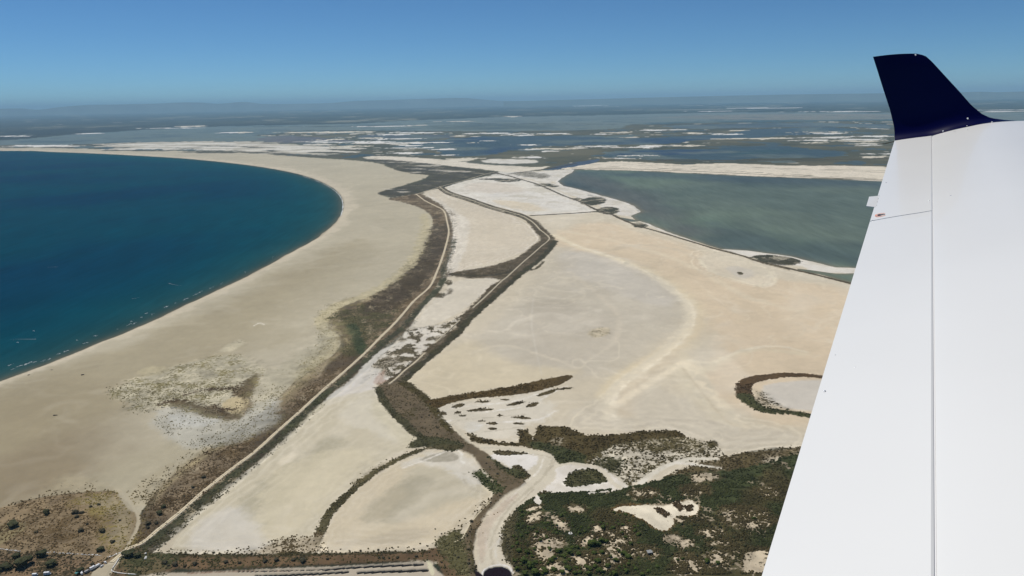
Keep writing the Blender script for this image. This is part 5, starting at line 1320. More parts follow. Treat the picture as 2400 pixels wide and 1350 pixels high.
# lower fairing of the tip, under the winglet
rows = []
for dt, sc in ((0.0, 1), (-.03, .93), (-.06, .7), (-.08, .3)):
    rows.append([wp(dt, p[0] * 1.0, p[1] - (1 - sc) * .04 - .002) for p in [te1] + list(prof[:-3])] + [wp(dt, p[0], p[1] * sc - (1 - sc) * .02 - .004) for p in [prof[-2]] + low[1:]] )
loft('tip_fairing', rows, M_BLUE)
M_GLINT = flat_mat('white_painted_glint', (.85, .85, .85), .3, coat=.5)
for px, py in ((2210.5, 308), (2266.5, 296.5), (2325, 287), (2268, 278), (2146, 129)):  # white beads whose colour stands in for sun glints on the winglet
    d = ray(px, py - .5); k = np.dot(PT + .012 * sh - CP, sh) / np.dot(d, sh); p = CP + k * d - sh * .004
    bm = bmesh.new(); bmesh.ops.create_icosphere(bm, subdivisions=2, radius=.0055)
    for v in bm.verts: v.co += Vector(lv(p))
    obj('bolt_or_glint_dot', bm, M_GLINT, wl, smooth=True)

# ------------------------------------------------------------------ plants
M_LEAF = flat_mat('pine_needles', (0.058, 0.078, 0.014), .85, spec=.15, vary=.4, scale=.6)
M_LEAF2 = flat_mat('olive_scrub_leaves', (0.058, 0.060, 0.024), .85, spec=.15, vary=.4, scale=.6)
M_DRY = flat_mat('grey_green_tamarisk', (0.07, 0.062, 0.036), .9, spec=.1, vary=.35, scale=.6)
M_BARK = flat_mat('bark', (0.10, 0.075, 0.05), .9, spec=.1, vary=.3, scale=2)
PR = random.Random(5)


def crown_mesh(name, seed, mat, R=1.0, H=.75, n=9, umbrella=True):
    rr = random.Random(seed)
    bm = bmesh.new()
    for k in range(n):
        a_ = rr.uniform(0, 6.28); d_ = R * math.sqrt(rr.random()) * .62 if k else 0
        r_ = R * rr.uniform(.30, .52) if k else R * .62
        zc = H * (.55 + .25 * (1 - d_ / R)) + rr.uniform(-.06, .06)
        b2 = bmesh.new(); bmesh.ops.create_icosphere(b2, subdivisions=1, radius=1)
        mp_ = {}
        for v in b2.verts:
            j = 1 + rr.uniform(-.22, .22)
            mp_[v.index] = bm.verts.new((v.co.x * r_ * j + d_ * math.cos(a_), v.co.y * r_ * j + d_ * math.sin(a_), v.co.z * r_ * .62 * j + zc))
        b2.verts.index_update()
        for f in b2.faces: bm.faces.new([mp_[v.index] for v in f.verts])
        b2.free()
    # loose sprays of leaves round the outline
    for k in range(60):
        a_ = rr.uniform(0, 6.28); e = rr.uniform(-.2, 1.2)
        c_ = Vector((math.cos(a_) * math.cos(e), math.sin(a_) * math.cos(e), math.sin(e) * .7)) * R * rr.uniform(.75, 1.0) + Vector((0, 0, H * .55))
        s_ = R * rr.uniform(.06, .13)
        t1_ = Vector((rr.uniform(-1, 1), rr.uniform(-1, 1), rr.uniform(-1, 1))).normalized() * s_; t2_ = Vector((rr.uniform(-1, 1), rr.uniform(-1, 1), rr.uniform(-.5, 1))).normalized() * s_
        bm.faces.new([bm.verts.new(c_ + t1_), bm.verts.new(c_ - t1_ + t2_ * .3), bm.verts.new(c_ + t2_)])
    me = bpy.data.meshes.new(name); bm.to_mesh(me); bm.free(); me.materials.append(mat)
    return me


def trunk_mesh(name, seed):
    rr = random.Random(seed); bm = bmesh.new()
    def limb(p0, p1, r0, r1):
        d = (p1 - p0).normalized(); s_ = d.orthogonal().normalized(); u_ = d.cross(s_)
        A_ = [bm.verts.new(p0 + (s_ * math.cos(a) + u_ * math.sin(a)) * r0) for a in (0, 1.26, 2.51, 3.77, 5.03)]
        B_ = [bm.verts.new(p1 + (s_ * math.cos(a) + u_ * math.sin(a)) * r1) for a in (0, 1.26, 2.51, 3.77, 5.03)]
        for j in range(5): bm.faces.new((A_[j], A_[(j + 1) % 5], B_[(j + 1) % 5], B_[j]))
    top = Vector((rr.uniform(-.08, .08), rr.uniform(-.08, .08), .4))
    limb(Vector((0, 0, -.2)), top, .07, .045)
    for k in range(3):
        a_ = k * 2.1 + rr.random(); limb(top, top + Vector((math.cos(a_) * .35, math.sin(a_) * .35, .22)), .04, .015)
    me = bpy.data.meshes.new(name); bm.to_mesh(me); bm.free(); me.materials.append(M_BARK)
    return me


CR = [crown_mesh('crown', 10 + i, M_LEAF, n=8 + i % 3) for i in range(5)]
CR2 = [crown_mesh('crown', 30 + i, M_LEAF2, H=.6, n=7) for i in range(4)]
CR3 = [crown_mesh('crown', 50 + i, M_DRY, H=.5, n=6) for i in range(4)]
TR = [trunk_mesh('trunk', i) for i in range(3)]


def tree(name, px, py, wpx, kind, label, cat, group, dz=0.0):
    """px, py = foot of the crown in the photograph's plan; wpx = crown width in photo pixels"""
    g = ground(px, py)
    r = wpx * pxsize(g) * .5
    z = height_at(g)
    t = thing(name, label, cat, (g[0], g[1], z), PR.uniform(0, 6.28), group)
    hs = PR.uniform(.85, 1.2)
    t.scale = (r * PR.uniform(.9, 1.1), r, r * hs)
    me = PR.choice({'pine': CR, 'olive': CR2, 'dry': CR3}[kind])
    c = bpy.data.objects.new('crown', me); C.objects.link(c); c.parent = t
    tk = bpy.data.objects.new('trunk', PR.choice(TR)); C.objects.link(tk); tk.parent = t
    return t


# pines of the lower right: those one can place, then the rest of the grove around them
ZONES = [((1200, 1195, 1245, 1270), 'at the upper left corner of the dark scrub'), ((1200, 1270, 1245, 1318), 'along the left edge of the scrub beside the pale channel'), ((1200, 1318, 1262, 1360), 'in the bottom left corner of the scrub near the dark pond'),
         ((1245, 1250, 1325, 1300), 'round the top of the left sand gap'), ((1262, 1300, 1325, 1360), 'round the foot of the left sand gap'), ((1325, 1290, 1375, 1360), 'between the two big sand gaps'), ((1375, 1230, 1500, 1282), 'at the top of the middle sand gap'),
         ((1375, 1282, 1425, 1318), 'in the middle of the middle sand gap'), ((1375, 1318, 1430, 1360), 'at the foot of the middle sand gap'), ((1425, 1282, 1500, 1325), 'right of the middle sand gap'), ((1430, 1325, 1500, 1360), 'on the bottom edge left of the grey hut'),
         ((1245, 1195, 1375, 1250), 'in the upper scrub left of the bright clearing'), ((1325, 1250, 1375, 1290), 'near the pale well ring'), ((1500, 1330, 1620, 1360), 'on the bottom edge below the grey hut'), ((1500, 1280, 1620, 1330), 'right of the grey hut'),
         ((1500, 1235, 1620, 1280), 'below the bright sand clearing'), ((1620, 1290, 1700, 1360), 'in the pale gap low between hut and wing'), ((1640, 1195, 1720, 1290), 'right of the bright sand clearing'), ((1720, 1195, 1800, 1290), 'in the thin scrub close to the wing'), ((1700, 1290, 1840, 1360), 'in the lowest corner beside the wing')]


def zone(px, py):
    for (a, b, c, d), t_ in ZONES:
        if a <= px < c and b <= py < d: return t_
    return 'in the dark scrub beside the wing' if px > 1640 else 'in the dark scrub above the bright clearing' if py < 1210 else 'in the dark scrub above the grey hut'


_SEEN = {}


def plabel(px, py, w, what='pine'):
    """size + place; the first of a kind in a zone by its size, later ones by their neighbour on the right or left"""

    size = 'large' if w >= 17 else 'medium' if w >= 12 else 'small' if w >= 9 else 'tiny'
    z_ = zone(px, py)
    k = (size, what, z_); n_ = _SEEN.get(k, 0); _SEEN[k] = n_ + 1
    return f'{size} rounded {what} {z_}'


PINES = [(1413, 1243, 16), (1437, 1244, 13), (1267, 1272, 12), (1281, 1264, 11), (1255, 1263, 8), (1217, 1298, 18), (1235, 1301, 15), (1253, 1292, 11), (1308, 1299, 17), (1288, 1292, 12), (1336, 1302, 20), (1321, 1310, 14),
         (1356, 1305, 16), (1390, 1283, 26), (1410, 1274, 18), (1422, 1275, 14), (1367, 1291, 8), (1392, 1303, 15), (1411, 1301, 14), (1443, 1319, 17), (1462, 1305, 20), (1472, 1312, 20), (1450, 1297, 12), (1431, 1310, 10),
         (1292, 1321, 17), (1299, 1313, 14), (1325, 1325, 12), (1334, 1318, 11), (1243, 1335, 26), (1228, 1322, 18), (1255, 1325, 16), (1268, 1326, 10), (1284, 1327, 9), (1318, 1348, 16), (1331, 1340, 18), (1350, 1337, 12),
         (1361, 1337, 9), (1372, 1333, 12), (1380, 1340, 18), (1401, 1322, 18), (1395, 1335, 16), (1424, 1333, 17), (1452, 1335, 10), (1405, 1345, 20), (1380, 1351, 14), (1440, 1351, 18), (1468, 1345, 16), (1490, 1340, 15),
         (1298, 1342, 18), (1276, 1345, 20), (1254, 1350, 22), (1230, 1352, 20), (1212, 1340, 16), (1207, 1322, 12), (1657, 1322, 17), (1682, 1326, 15), (1767, 1221, 11), (1466, 1266, 12), (1458, 1255, 10), (1370, 1273, 7),
         (1588, 1318, 9), (1600, 1315, 8), (1520, 1345, 14), (1540, 1335, 12), (1505, 1352, 14), (1350, 1260, 6), (1240, 1209, 9), (1247, 1204, 8), (1305, 1236, 8), (1320, 1228, 7), (1287, 1273, 7), (1238, 1240, 9), (1222, 1262, 12), (1212, 1280, 12), (1226, 1232, 8)]
for i, (px, py, w) in enumerate(PINES):
    big = w >= 18
    tree('pine_tree', px, py, w, 'pine', plabel(px, py, w), 'tree', 'large pines of the coastal scrub' if big else 'small pines of the coastal scrub')
placed = [(a, b) for a, b, _ in PINES]; cnt = 0; tries = 0
while cnt < 160 and tries < 9000:
    tries += 1
    px = PR.uniform(1200, 1830); py = PR.uniform(1195, 1352)
    if px - 1200 < (1352 - py) * .0 : continue
    dens = 1.0 if (px < 1500 and py > 1230) else .28
    if PR.random() > dens: continue
    g = ground(px, py)
    if sample(g, VEG) < .62: continue
    w = PR.uniform(7, 15) * (.75 if px > 1500 or py < 1250 else 1)
    if any((px - a) ** 2 + (py - b) ** 2 < (w * .75) ** 2 for a, b in placed): continue
    placed.append((px, py)); cnt += 1
    left = px < 1500
    tree('pine_tree' if left else 'juniper_bush', px, py, w, 'pine' if left else 'olive', plabel(px, py, w, 'green pine' if left else 'olive juniper bush'), 'tree' if left else 'bush', 'small pines of the coastal scrub' if left else 'juniper bushes beside the wing')

# bushes one can count: lower-left dune, embankments
LB = [(111, 1206, 19, 'dark round bush alone on the brown dune, farthest left of the round ones'), (177, 1205, 15, 'dark bush at the top of a cluster in the middle of the brown dune'), (192, 1205, 11, 'small dark bush touching the right of the dune cluster'), (181, 1215, 12, 'dark bush at the foot of the dune cluster'),
      (213, 1191, 8, 'small dark bush near the top of the brown dune, left of a pair'), (232, 1186, 8, 'small dark bush near the top of the brown dune, right of a pair'), (191, 1248, 16, 'brown bush in the lower middle of the dune'), (241, 1249, 17, 'brown bush near the right edge of the dune'),
      (264, 1274, 12, 'dark bush just left of the narrow sandy path'), (237, 1294, 17, 'green bush above the row of white stones near the track bend'), (102, 1306, 26, 'large bright green bush in front of the row of white stones'), (40, 1309, 20, 'brown green bush below the left end of the white stones'),
      (86, 1251, 11, 'small reddish brown bush in the lower left dune'), (205, 1232, 7, 'tiny bush in the middle of the brown dune'), (281, 1223, 6, 'tiny dark bush in the dry yellow grass'), (218, 1327, 12, 'dark bush behind the parked white camper'),
      (30, 1236, 26, 'long dark hummock bush by the left edge of the picture'), (14, 1335, 30, 'large grey green thicket at the lower left corner'), (52, 1330, 42, 'widest grey green thicket on the lower left'), (120, 1328, 28, 'grey green thicket right of the widest one'), (187, 1345, 20, 'dark green thicket above the parked vans'),
      (347, 1232, 14, 'dark bush left of the track, upper of a pair in the corridor'), (367, 1230, 12, 'dark bush close to the track, right of a pair in the corridor'), (347, 1241, 11, 'dark bush left of the track, lowest of its group'), (375, 1207, 16, 'dark green bush beside the track above its pair'), (385, 1192, 14, 'grey green bush in the corridor below the lone round one'),
      (452, 1146, 10, 'lone round bush left of the track'), (478, 1122, 12, 'dark bush left of the track, farther along'), (432, 1166, 6, 'tiny bush left of the track'), (304, 1306, 34, 'large dark green thicket right of the track bend'), (325, 1308, 18, 'smaller green thicket right of the track bend')]
for px, py, w, lab in LB:
    big = w > 24
    tree('dune_bush', px, py, w, 'olive' if 'green' in lab or w > 18 else 'dry', lab, 'bush', 'bushes on the brown dune and by the track')
EB = [(387, 1323, 14), (395, 1329, 7), (411, 1328, 17), (434, 1330, 9), (457, 1326, 14), (530, 1322, 14), (562, 1323, 9), (621, 1320, 13), (649, 1317, 14), (688, 1317, 13), (710, 1320, 20), (768, 1314, 8), (889, 1311, 9), (898, 1311, 9), (912, 1312, 7), (932, 1310, 9), (895, 1304, 6), (976, 1308, 10), (697, 1311, 7), (705, 1310, 6), (590, 1300, 6), (550, 1300, 6), (480, 1299, 6), (500, 1298, 7), (435, 1302, 6), (420, 1301, 6), (820, 1294, 5), (845, 1293, 7), (876, 1294, 6), (887, 1291, 7), (970, 1289, 6), (985, 1276, 5), (1000, 1281, 4), (1035, 1253, 6), (1020, 1242, 5)]
for px, py, w in EB:
    tree('salt_bush', px, py, w, 'dry', ('large' if w > 12 else 'small') + ' dark shrub ' + ('towards the parked vans' if px < 480 else 'below the left pale pan' if px < 640 else 'where the curved dike meets the bank' if px < 760 else 'below the round pan' if px < 900 else 'above the right end of the salt basins') + (', in the lower row' if py > 1308 else ', on the sand edge'), 'bush', 'shrubs along the bottom bank')
for px, py, w in ((1166, 1114, 7), (1171, 1165, 6), (1150, 1182, 6), (1129, 1198, 5), (1105, 1226, 9), (1101, 1250, 6), (1095, 1258, 6), (1079, 1271, 5), (1099, 1291, 8), (1066, 1305, 7), (1074, 1310, 6), (1098, 1325, 8), (1099, 1316, 6), (1035, 1322, 6), (1043, 1333, 6), (1205, 1331, 7), (1140, 1089, 5), (1148, 1098, 5), (1105, 1245, 5), (1026, 967, 6), (1006, 977, 5), (1025, 1006, 6), (988, 981, 5), (1008, 950, 6), (1076, 1040, 4), (962, 952, 4)):
    tree('salt_bush', px, py, w * 1.1, 'dry', 'small dark shrub on the brown embankment ' + ('between the first pans' if py < 1045 else 'right of the round pan' if py < 1130 else 'where the bank narrows' if py < 1235 else 'beside the channel foot' if px > 1088 else 'near the bottom green slope'), 'bush', 'shrubs along the middle embankment')

# ---- low plants nobody could count: thousands of small tufts as stuff
def tufts(name, boxes, n, cmul, seed, wmin=1.2, wmax=2.6, thr=.12, maxcount=18000):
    rr = np.random.default_rng(seed)
    P_, Rr, Cc = [], [], []
    while n > 0:
        m_ = min(n, 40000); n -= m_
        b = boxes[rr.integers(len(boxes))]
        px = rr.uniform(b[0], b[2], m_); py = rr.uniform(b[1], b[3], m_)
        v = np.stack([(px - FW / 2) / FPX, -(py - FH / 2) / FPX, -np.ones(m_)], 0)
        d = RM @ v
        t = -ALT / d[2]; x = d[0] * t; y = d[1] * t
        r = np.hypot(x, y)
        i = np.clip(np.searchsorted(dep, np.arctan2(ALT, r)), 0, ND - 1); j = np.clip(np.searchsorted(az, np.arctan2(x, y)), 0, NA - 1)
        vi_ = gi[i, j]
        vg = VEG[vi_]
        clump = fbm(x, y, 9, 2, 3)
        ok = (vg > thr) & (rr.random(m_) < vg * (0.55 + .6 * clump))
        P_.append(np.stack([x, y, Z[vi_]], 1)[ok]); Cc.append(VC[vi_][ok]); Rr.append((rr.uniform(wmin, wmax, m_) * .5)[ok])
    P_ = np.concatenate(P_)[:maxcount]; Cc = np.concatenate(Cc)[:maxcount]; Rr = np.concatenate(Rr)[:maxcount]
    N_ = len(P_)
    # dome of 6 + 4 + 1 vertices
    k6 = np.arange(6) / 6 * 2 * np.pi
    ring = np.stack([np.cos(k6), np.sin(k6), np.full(6, -.25)], 1); ring2 = np.stack([np.cos(k6 + .5) * .72, np.sin(k6 + .5) * .72, np.full(6, .5)], 1)
    T_ = np.concatenate([ring, ring2, [[0, 0, .8]]], 0)
    V_ = T_[None] * (1 + rr.uniform(-.28, .28, (N_, 13, 1))) * Rr[:, None, None]
    V_ += P_[:, None, :]
    F = []
    for k in range(6):
        a_, b_ = k, (k + 1) % 6
        F += [(a_, b_, 6 + a_), (b_, 6 + b_, 6 + a_), (6 + a_, 6 + b_, 12)]
    F = np.array(F)
    faces = (F[None] + (np.arange(N_) * 13)[:, None, None]).reshape(-1, 3)
    VV = V_.reshape(-1, 3)
    cc = np.repeat(np.clip(Cc * cmul * (1 + rr.uniform(-.3, .3, (N_, 1))), 0.004, .6), 13, 0).astype(np.float32)
    o = mesh_from(name, faces, VV[:, 0], VV[:, 1], VV[:, 2], {'leaf': cc}, M_TUFT, kind='stuff', smooth=False)
    print(name, N_)
    return o


M_TUFT = flat_mat('low_salt_plants', (0.1, 0.09, 0.05), .9, spec=.1, vary=.25, scale=.4, attr='leaf')
tufts('dune_scrub', [(0, 1150, 1200, 1350), (200, 900, 1100, 1200), (700, 600, 1300, 950)], 160000, 1.0, 1, 1.1, 2.4)
tufts('coastal_scrub', [(1080, 900, 1900, 1200), (1180, 1140, 1850, 1350), (1180, 1140, 1850, 1350)], 120000, .85, 2, 1.6, 3.6, thr=.3, maxcount=26000)

# ------------------------------------------------------------------ stones, hut, vehicles, driftwood, kites, foam
M_STONE = flat_mat('white_limestone', (0.72, 0.69, 0.62), .85, spec=.2, vary=.15, scale=1.2)
ST = []
for i in range(4):
    bm = lump(.8, 1.1, 70 + i, 1, .22); me = bpy.data.meshes.new('stone'); bm.to_mesh(me); bm.free(); me.materials.append(M_STONE); ST.append(me)


def stone(px, py, s, label, group):
    g = ground(px, py); o = bpy.data.objects.new('boulder', PR.choice(ST)); C.objects.link(o)
    o.location = (g[0], g[1], height_at(g) - .1); o.rotation_euler = (0, 0, PR.uniform(0, 6.28)); o.scale = (s * PR.uniform(.8, 1.5), s, s * PR.uniform(.7, 1))
    tag(o, label, 'boulder', group)


x = 0
for seg, lab in ((((0, 1289.5), (48, 1295), 17), 'white boulder in the row nearest the left edge'), (((91, 1297), (118, 1298), 8), 'white boulder in the row behind the bright green bush'), (((129, 1299), (238, 1305.5), 24), 'white boulder in the middle stretch of the row across the dune'), (((253, 1310), (281, 1300), 11), 'white boulder in the row next to the track bend'), (((268, 1303), (284, 1298), 5), 'white boulder close against the track bend')):
    (x0, y0), (x1, y1), n = seg
    for k in range(n):
        f = (k + PR.uniform(-.3, .3)) / max(1, n - 1)
        stone(x0 + (x1 - x0) * f, y0 + (y1 - y0) * f + PR.uniform(-.7, .7), PR.uniform(.5, 1.1), lab, 'white boulders set in a row')
for px, py, s, lab in ((326, 1304, 1.5, 'lone white stone on the green bank right of the thicket'), (341.5, 1301.5, 1.7, 'topmost of the white stones on the green bank'), (343, 1308.5, 1.4, 'middle white stone on the green bank'), (341.5, 1312.5, 1.7, 'lowest white stone on the green bank'), (286, 1306, 1.3, 'white stone against the dark thicket beside the track')):
    stone(px, py, s, lab, 'white stones on the green bank')

# low white wall that edges the car park ditch
def low_wall(pts, label):
    P2 = [ground(*p) for p in catmull(pts, False, 4)]
    root = thing('low_wall', label, 'wall', (P2[0][0], P2[0][1], height_at(P2[0])))
    k = 0
    for a_, b_ in zip(P2, P2[1:]):
        L = np.linalg.norm(b_ - a_); m_ = max(1, int(L / 3.2))
        for q_ in range(m_):
            c_ = a_ + (b_ - a_) * (q_ + .5) / m_
            bm = bmesh.new(); l_ = L / m_ * .47
            bx(bm, -l_, l_, -.45, .45, -.6, .55 + PR.uniform(-.08, .1), .06)
            o = obj('stone_block', bm, M_STONE, root)
            o.location = (c_[0] - P2[0][0], c_[1] - P2[0][1], height_at(c_) - root.location.z)
            o.rotation_euler = (0, 0, math.atan2((b_ - a_)[1], (b_ - a_)[0]) + PR.uniform(-.06, .06))


low_wall([(279, 1313), (272, 1324), (263, 1337), (264, 1342), (275, 1345.5), (290, 1347.5), (320, 1350)], 'low white stone wall curving round the edge of the sandy car park')

M_VW = flat_mat('white_vehicle_paint', (0.8, 0.8, 0.78), .35, coat=.4)
M_GL = flat_mat('dark_vehicle_glass', (0.02, 0.025, 0.03), .08, spec=.6)
M_TY = flat_mat('tyre_rubber', (0.03, 0.03, 0.03), .8)
M_TEAL = flat_mat('teal_tarpaulin', (0.03, 0.22, 0.2), .6, vary=.1)
M_GREYP = flat_mat('grey_vehicle_paint', (0.35, 0.33, 0.31), .4, coat=.3)


def wheel(parent, x, y, r=.34, w=.22):
    bm = bmesh.new()
    bmesh.ops.create_cone(bm, cap_ends=True, segments=16, radius1=r, radius2=r, depth=w)
    for v in bm.verts: v.co = Vector((v.co.x, v.co.z, v.co.y))
    o = obj('wheel', bm, M_TY, parent, smooth=False); o.location = (x, y, r)
    bm = bmesh.new(); bmesh.ops.create_cone(bm, cap_ends=True, segments=12, radius1=r * .6, radius2=r * .6, depth=w + .02)
    for v in bm.verts: v.co = Vector((v.co.x, v.co.z, v.co.y))
    h_ = obj('hub', bm, M_METAL, o)


def prism(bm, prof_, y0, y1, bev=.05):
    A_ = [bm.verts.new((x_, y0, z_)) for x_, z_ in prof_]; B_ = [bm.verts.new((x_, y1, z_)) for x_, z_ in prof_]
    n = len(prof_)
    fs = [bm.faces.new(A_), bm.faces.new(B_[::-1])]
    for j in range(n): fs.append(bm.faces.new((A_[j], B_[j], B_[(j + 1) % n], A_[(j + 1) % n])))
    if bev: bmesh.ops.bevel(bm, geom=list({e for f in fs for e in f.edges}), offset=bev, segments=2, profile=.6, affect='EDGES')


def vehicle(kind, px, py, head, label, cat, paint=None, S_=1.0):
    g = ground(px, py)
    t = thing(kind, label, cat, (g[0], g[1], height_at(g) + .02), head, 'vehicles parked on the sandy car park')
    paint = paint or M_VW
    if kind == 'camper_van':
        bm = bmesh.new(); prism(bm, [(-3.1, .45), (2.2, .45), (2.3, .5), (2.3, 1.2), (1.9, 2.2), (1.7, 3.0), (-3.1, 3.0)], -1.1, 1.1); obj('body', bm, paint, t)
        bm = bmesh.new(); prism(bm, [(2.2, .45), (3.2, .45), (3.25, 1.05), (2.85, 1.25), (2.3, 1.95), (2.2, 1.95)], -1.0, 1.0); obj('cab', bm, paint, t)
        bm = bmesh.new(); bm.faces.new([bm.verts.new(p) for p in ((2.88, -.85, 1.27), (2.88, .85, 1.27), (2.36, .8, 1.9), (2.36, -.8, 1.9))]); o = obj('windscreen', bm, M_GL, t); o.location = (.02, 0, .02)
        for s_ in (-1, 1):
            for x0 in (-2.4, -.6):
                bm = bmesh.new(); bx(bm, x0, x0 + 1.1, s_ * 1.1 - .02, s_ * 1.1 + .02, 1.6, 2.15); obj('window', bm, M_GL, t)
        bm = bmesh.new(); bx(bm, -1.2, -.5, -.35, .35, 3.0, 3.15, .04); obj('roof_hatch', bm, M_GREYP, t)
        ws = ((-2.1, -.95), (-2.1, .95), (2.5, -.9), (2.5, .9))
    elif kind == 'delivery_van':
        bm = bmesh.new(); prism(bm, [(-2.6, .4), (2.5, .4), (2.6, .95), (2.2, 1.2), (1.55, 2.1), (1.2, 2.25), (-2.55, 2.25)], -.95, .95); obj('body', bm, paint, t)
        bm = bmesh.new(); bm.faces.new([bm.verts.new(p) for p in ((2.24, -.8, 1.22), (2.24, .8, 1.22), (1.62, .75, 2.08), (1.62, -.75, 2.08))]); o = obj('windscreen', bm, M_GL, t); o.location = (.03, 0, .02)
        for s_ in (-1, 1):
            bm = bmesh.new(); bx(bm, .7, 1.6, s_ * .95 - .015, s_ * .95 + .015, 1.3, 1.9); obj('window', bm, M_GL, t)
        ws = ((-1.7, -.8), (-1.7, .8), (1.7, -.8), (1.7, .8))
    else:
        bm = bmesh.new(); prism(bm, [(-2.1, .35), (2.1, .35), (2.15, .7), (1.2, .92), (-2.05, .98)], -.88, .88, .08); obj('body', bm, paint, t)
        bm = bmesh.new(); prism(bm, [(-1.8, .97), (1.0, .93), (.4, 1.45), (-1.3, 1.48)], -.74, .74, .06); obj('cabin_glass', bm, M_GL, t)
        bm = bmesh.new(); bx(bm, -1.25, .35, -.68, .68, 1.46, 1.51, .02); obj('roof', bm, paint, t)
        ws = ((-1.35, -.78), (-1.35, .78), (1.35, -.78), (1.35, .78))
    for x_, y_ in ws: wheel(t, x_, y_)
    return t


def heading(p0, p1):
    a_ = ground(*p0); b_ = ground(*p1); return math.atan2(b_[1] - a_[1], b_[0] - a_[0])


hd = heading((204, 1343), (232, 1327))
vehicle('camper_van', 219, 1337, hd, 'white camper van with dark side, largest vehicle in the sandy car park', 'camper van')
vehicle('delivery_van', 231, 1329.5, hd, 'white van parked beyond the camper van', 'van')
vehicle('parked_car', 239.5, 1331, hd + .3, 'small white car parked on the open side of the vans', 'car')
vehicle('parked_car', 247.5, 1322, hd + 1.4, 'small white car standing alone at the far end of the car park', 'car')
vehicle('delivery_van', 205, 1344.5, hd - .1, 'pale van parked on the near side of the camper van', 'van', M_GREYP)
vehicle('delivery_van', 192, 1348.5, hd + 1.2, 'white van beside the teal awning', 'van')
vehicle('camper_van', 112, 1350, heading((90, 1350), (130, 1346)), 'white camper van below the thickets near the bottom edge', 'camper van')
vehicle('delivery_van', 83, 1352, 0.1, 'white van cut off by the bottom edge, nearest the left corner', 'van')
g = ground(183, 1349)
tb = thing('awning', 'teal awning beside the parked vans at the bottom edge', 'awning', (g[0], g[1], height_at(g)), hd)
bm = bmesh.new(); prism(bm, [(-2.2, 2.0), (2.2, 2.0), (1.4, 2.5), (0, 2.9), (-1.4, 2.5)], -1.6, 1.6, .05); obj('canopy', bm, M_TEAL, tb)
for sx_ in (-2, 2):
    for sy_ in (-1.5, 1.5):
        bm = bmesh.new(); bx(bm, sx_ - .05, sx_ + .05, sy_ - .05, sy_ + .05, 0, 2.1); obj('pole', bm, M_METAL, tb)

# grey hut in the scrub
g = ground(1522, 1302)
M_TIN = flat_mat('grey_tin_roof', (0.30, 0.30, 0.28), .6, vary=.15, scale=1.5); M_PLK = flat_mat('weathered_planks', (0.24, 0.21, 0.17), .9, vary=.2, scale=2)
ht = thing('hut', 'small grey tin roofed hut among the dark scrub', 'hut', (g[0], g[1], height_at(g)), .15)
bm = bmesh.new(); bx(bm, -2.3, 2.3, -2, 2, -.3, 2.3, .03); obj('wall', bm, M_PLK, ht)
for k in range(6):
    bm = bmesh.new(); x_ = -2.6 + k * .88
    prism(bm, [(x_, 2.32), (x_ + .8, 2.32), (x_ + .8, 2.42), (x_ + .4, 2.47), (x_, 2.42)], -2.5, 2.5, 0)
    obj('roof_sheet', bm, M_TIN, ht)
bm = bmesh.new(); bx(bm, -.45, .45, -2.06, -2.0, 0, 1.95); obj('door', bm, M_TY, ht)
bm = bmesh.new(); bx(bm, 2.5, 3.5, .2, 1.2, -.3, 1.3, .05); obj('water_tank', bm, M_TIN, ht)
# concrete well ring
g = ground(1337, 1256)
wl_ = thing('well', 'small pale concrete well ring in the dark scrub', 'well', (g[0], g[1], height_at(g)))
bm = bmesh.new(); ro = [[], [], [], []]
for a_ in np.linspace(0, 6.283, 21)[:-1]:
    c_, s_ = math.cos(a_), math.sin(a_)
    for lst, r_, z_ in ((ro[0], 2.2, -.3), (ro[1], 2.2, 1.2), (ro[2], 1.1, 1.2), (ro[3], 1.1, -.3)): lst.append(bm.verts.new((r_ * c_, r_ * s_, z_)))
for A_, B_ in zip(ro, ro[1:]):
    for j in range(20): bm.faces.new((A_[j], A_[(j + 1) % 20], B_[(j + 1) % 20], B_[j]))
obj('ring_wall', bm, M_STONE, wl_)
bm = bmesh.new(); bmesh.ops.create_circle(bm, cap_ends=True, segments=20, radius=1.08); o = obj('well_water', bm, M_GL, wl_); o.location = (0, 0, .5)

# driftwood trunks and flotsam
M_WOOD = flat_mat('bleached_driftwood', (0.50, 0.45, 0.36), .9, vary=.2, scale=2); M_DARKW = flat_mat('dark_wet_timber', (0.045, 0.035, 0.03), .85, vary=.3, scale=2)


def log(px, py, L, r, ang, label, mat):
    g = ground(px, py); rr = random.Random(int(px * 7 + py)); bm = bmesh.new(); prev = None
    n = 8
    for k in range(n + 1):
        f = k / n; x_ = (f - .5) * L; y_ = .05 * L * math.sin(f * 4 + rr.random()); rad = r * (1 - .55 * f) * (1 + rr.uniform(-.15, .15)) * (.5 if k in (0, n) else 1)
        ring = [bm.verts.new((x_, y_ + rad * math.cos(a_), r * .6 + rad * math.sin(a_))) for a_ in np.linspace(0, 6.283, 9)[:-1]]
        if prev:
            for j in range(8): bm.faces.new((prev[j], prev[(j + 1) % 8], ring[(j + 1) % 8], ring[j]))
        else: bm.faces.new(ring[::-1])
        prev = ring
    bm.faces.new(prev)
    o = obj('driftwood_log', bm, mat, smooth=True); o.location = (g[0], g[1], height_at(g)); o.rotation_euler = (0, 0, ang)
    tag(o, label, 'driftwood', 'driftwood lying on the beach')


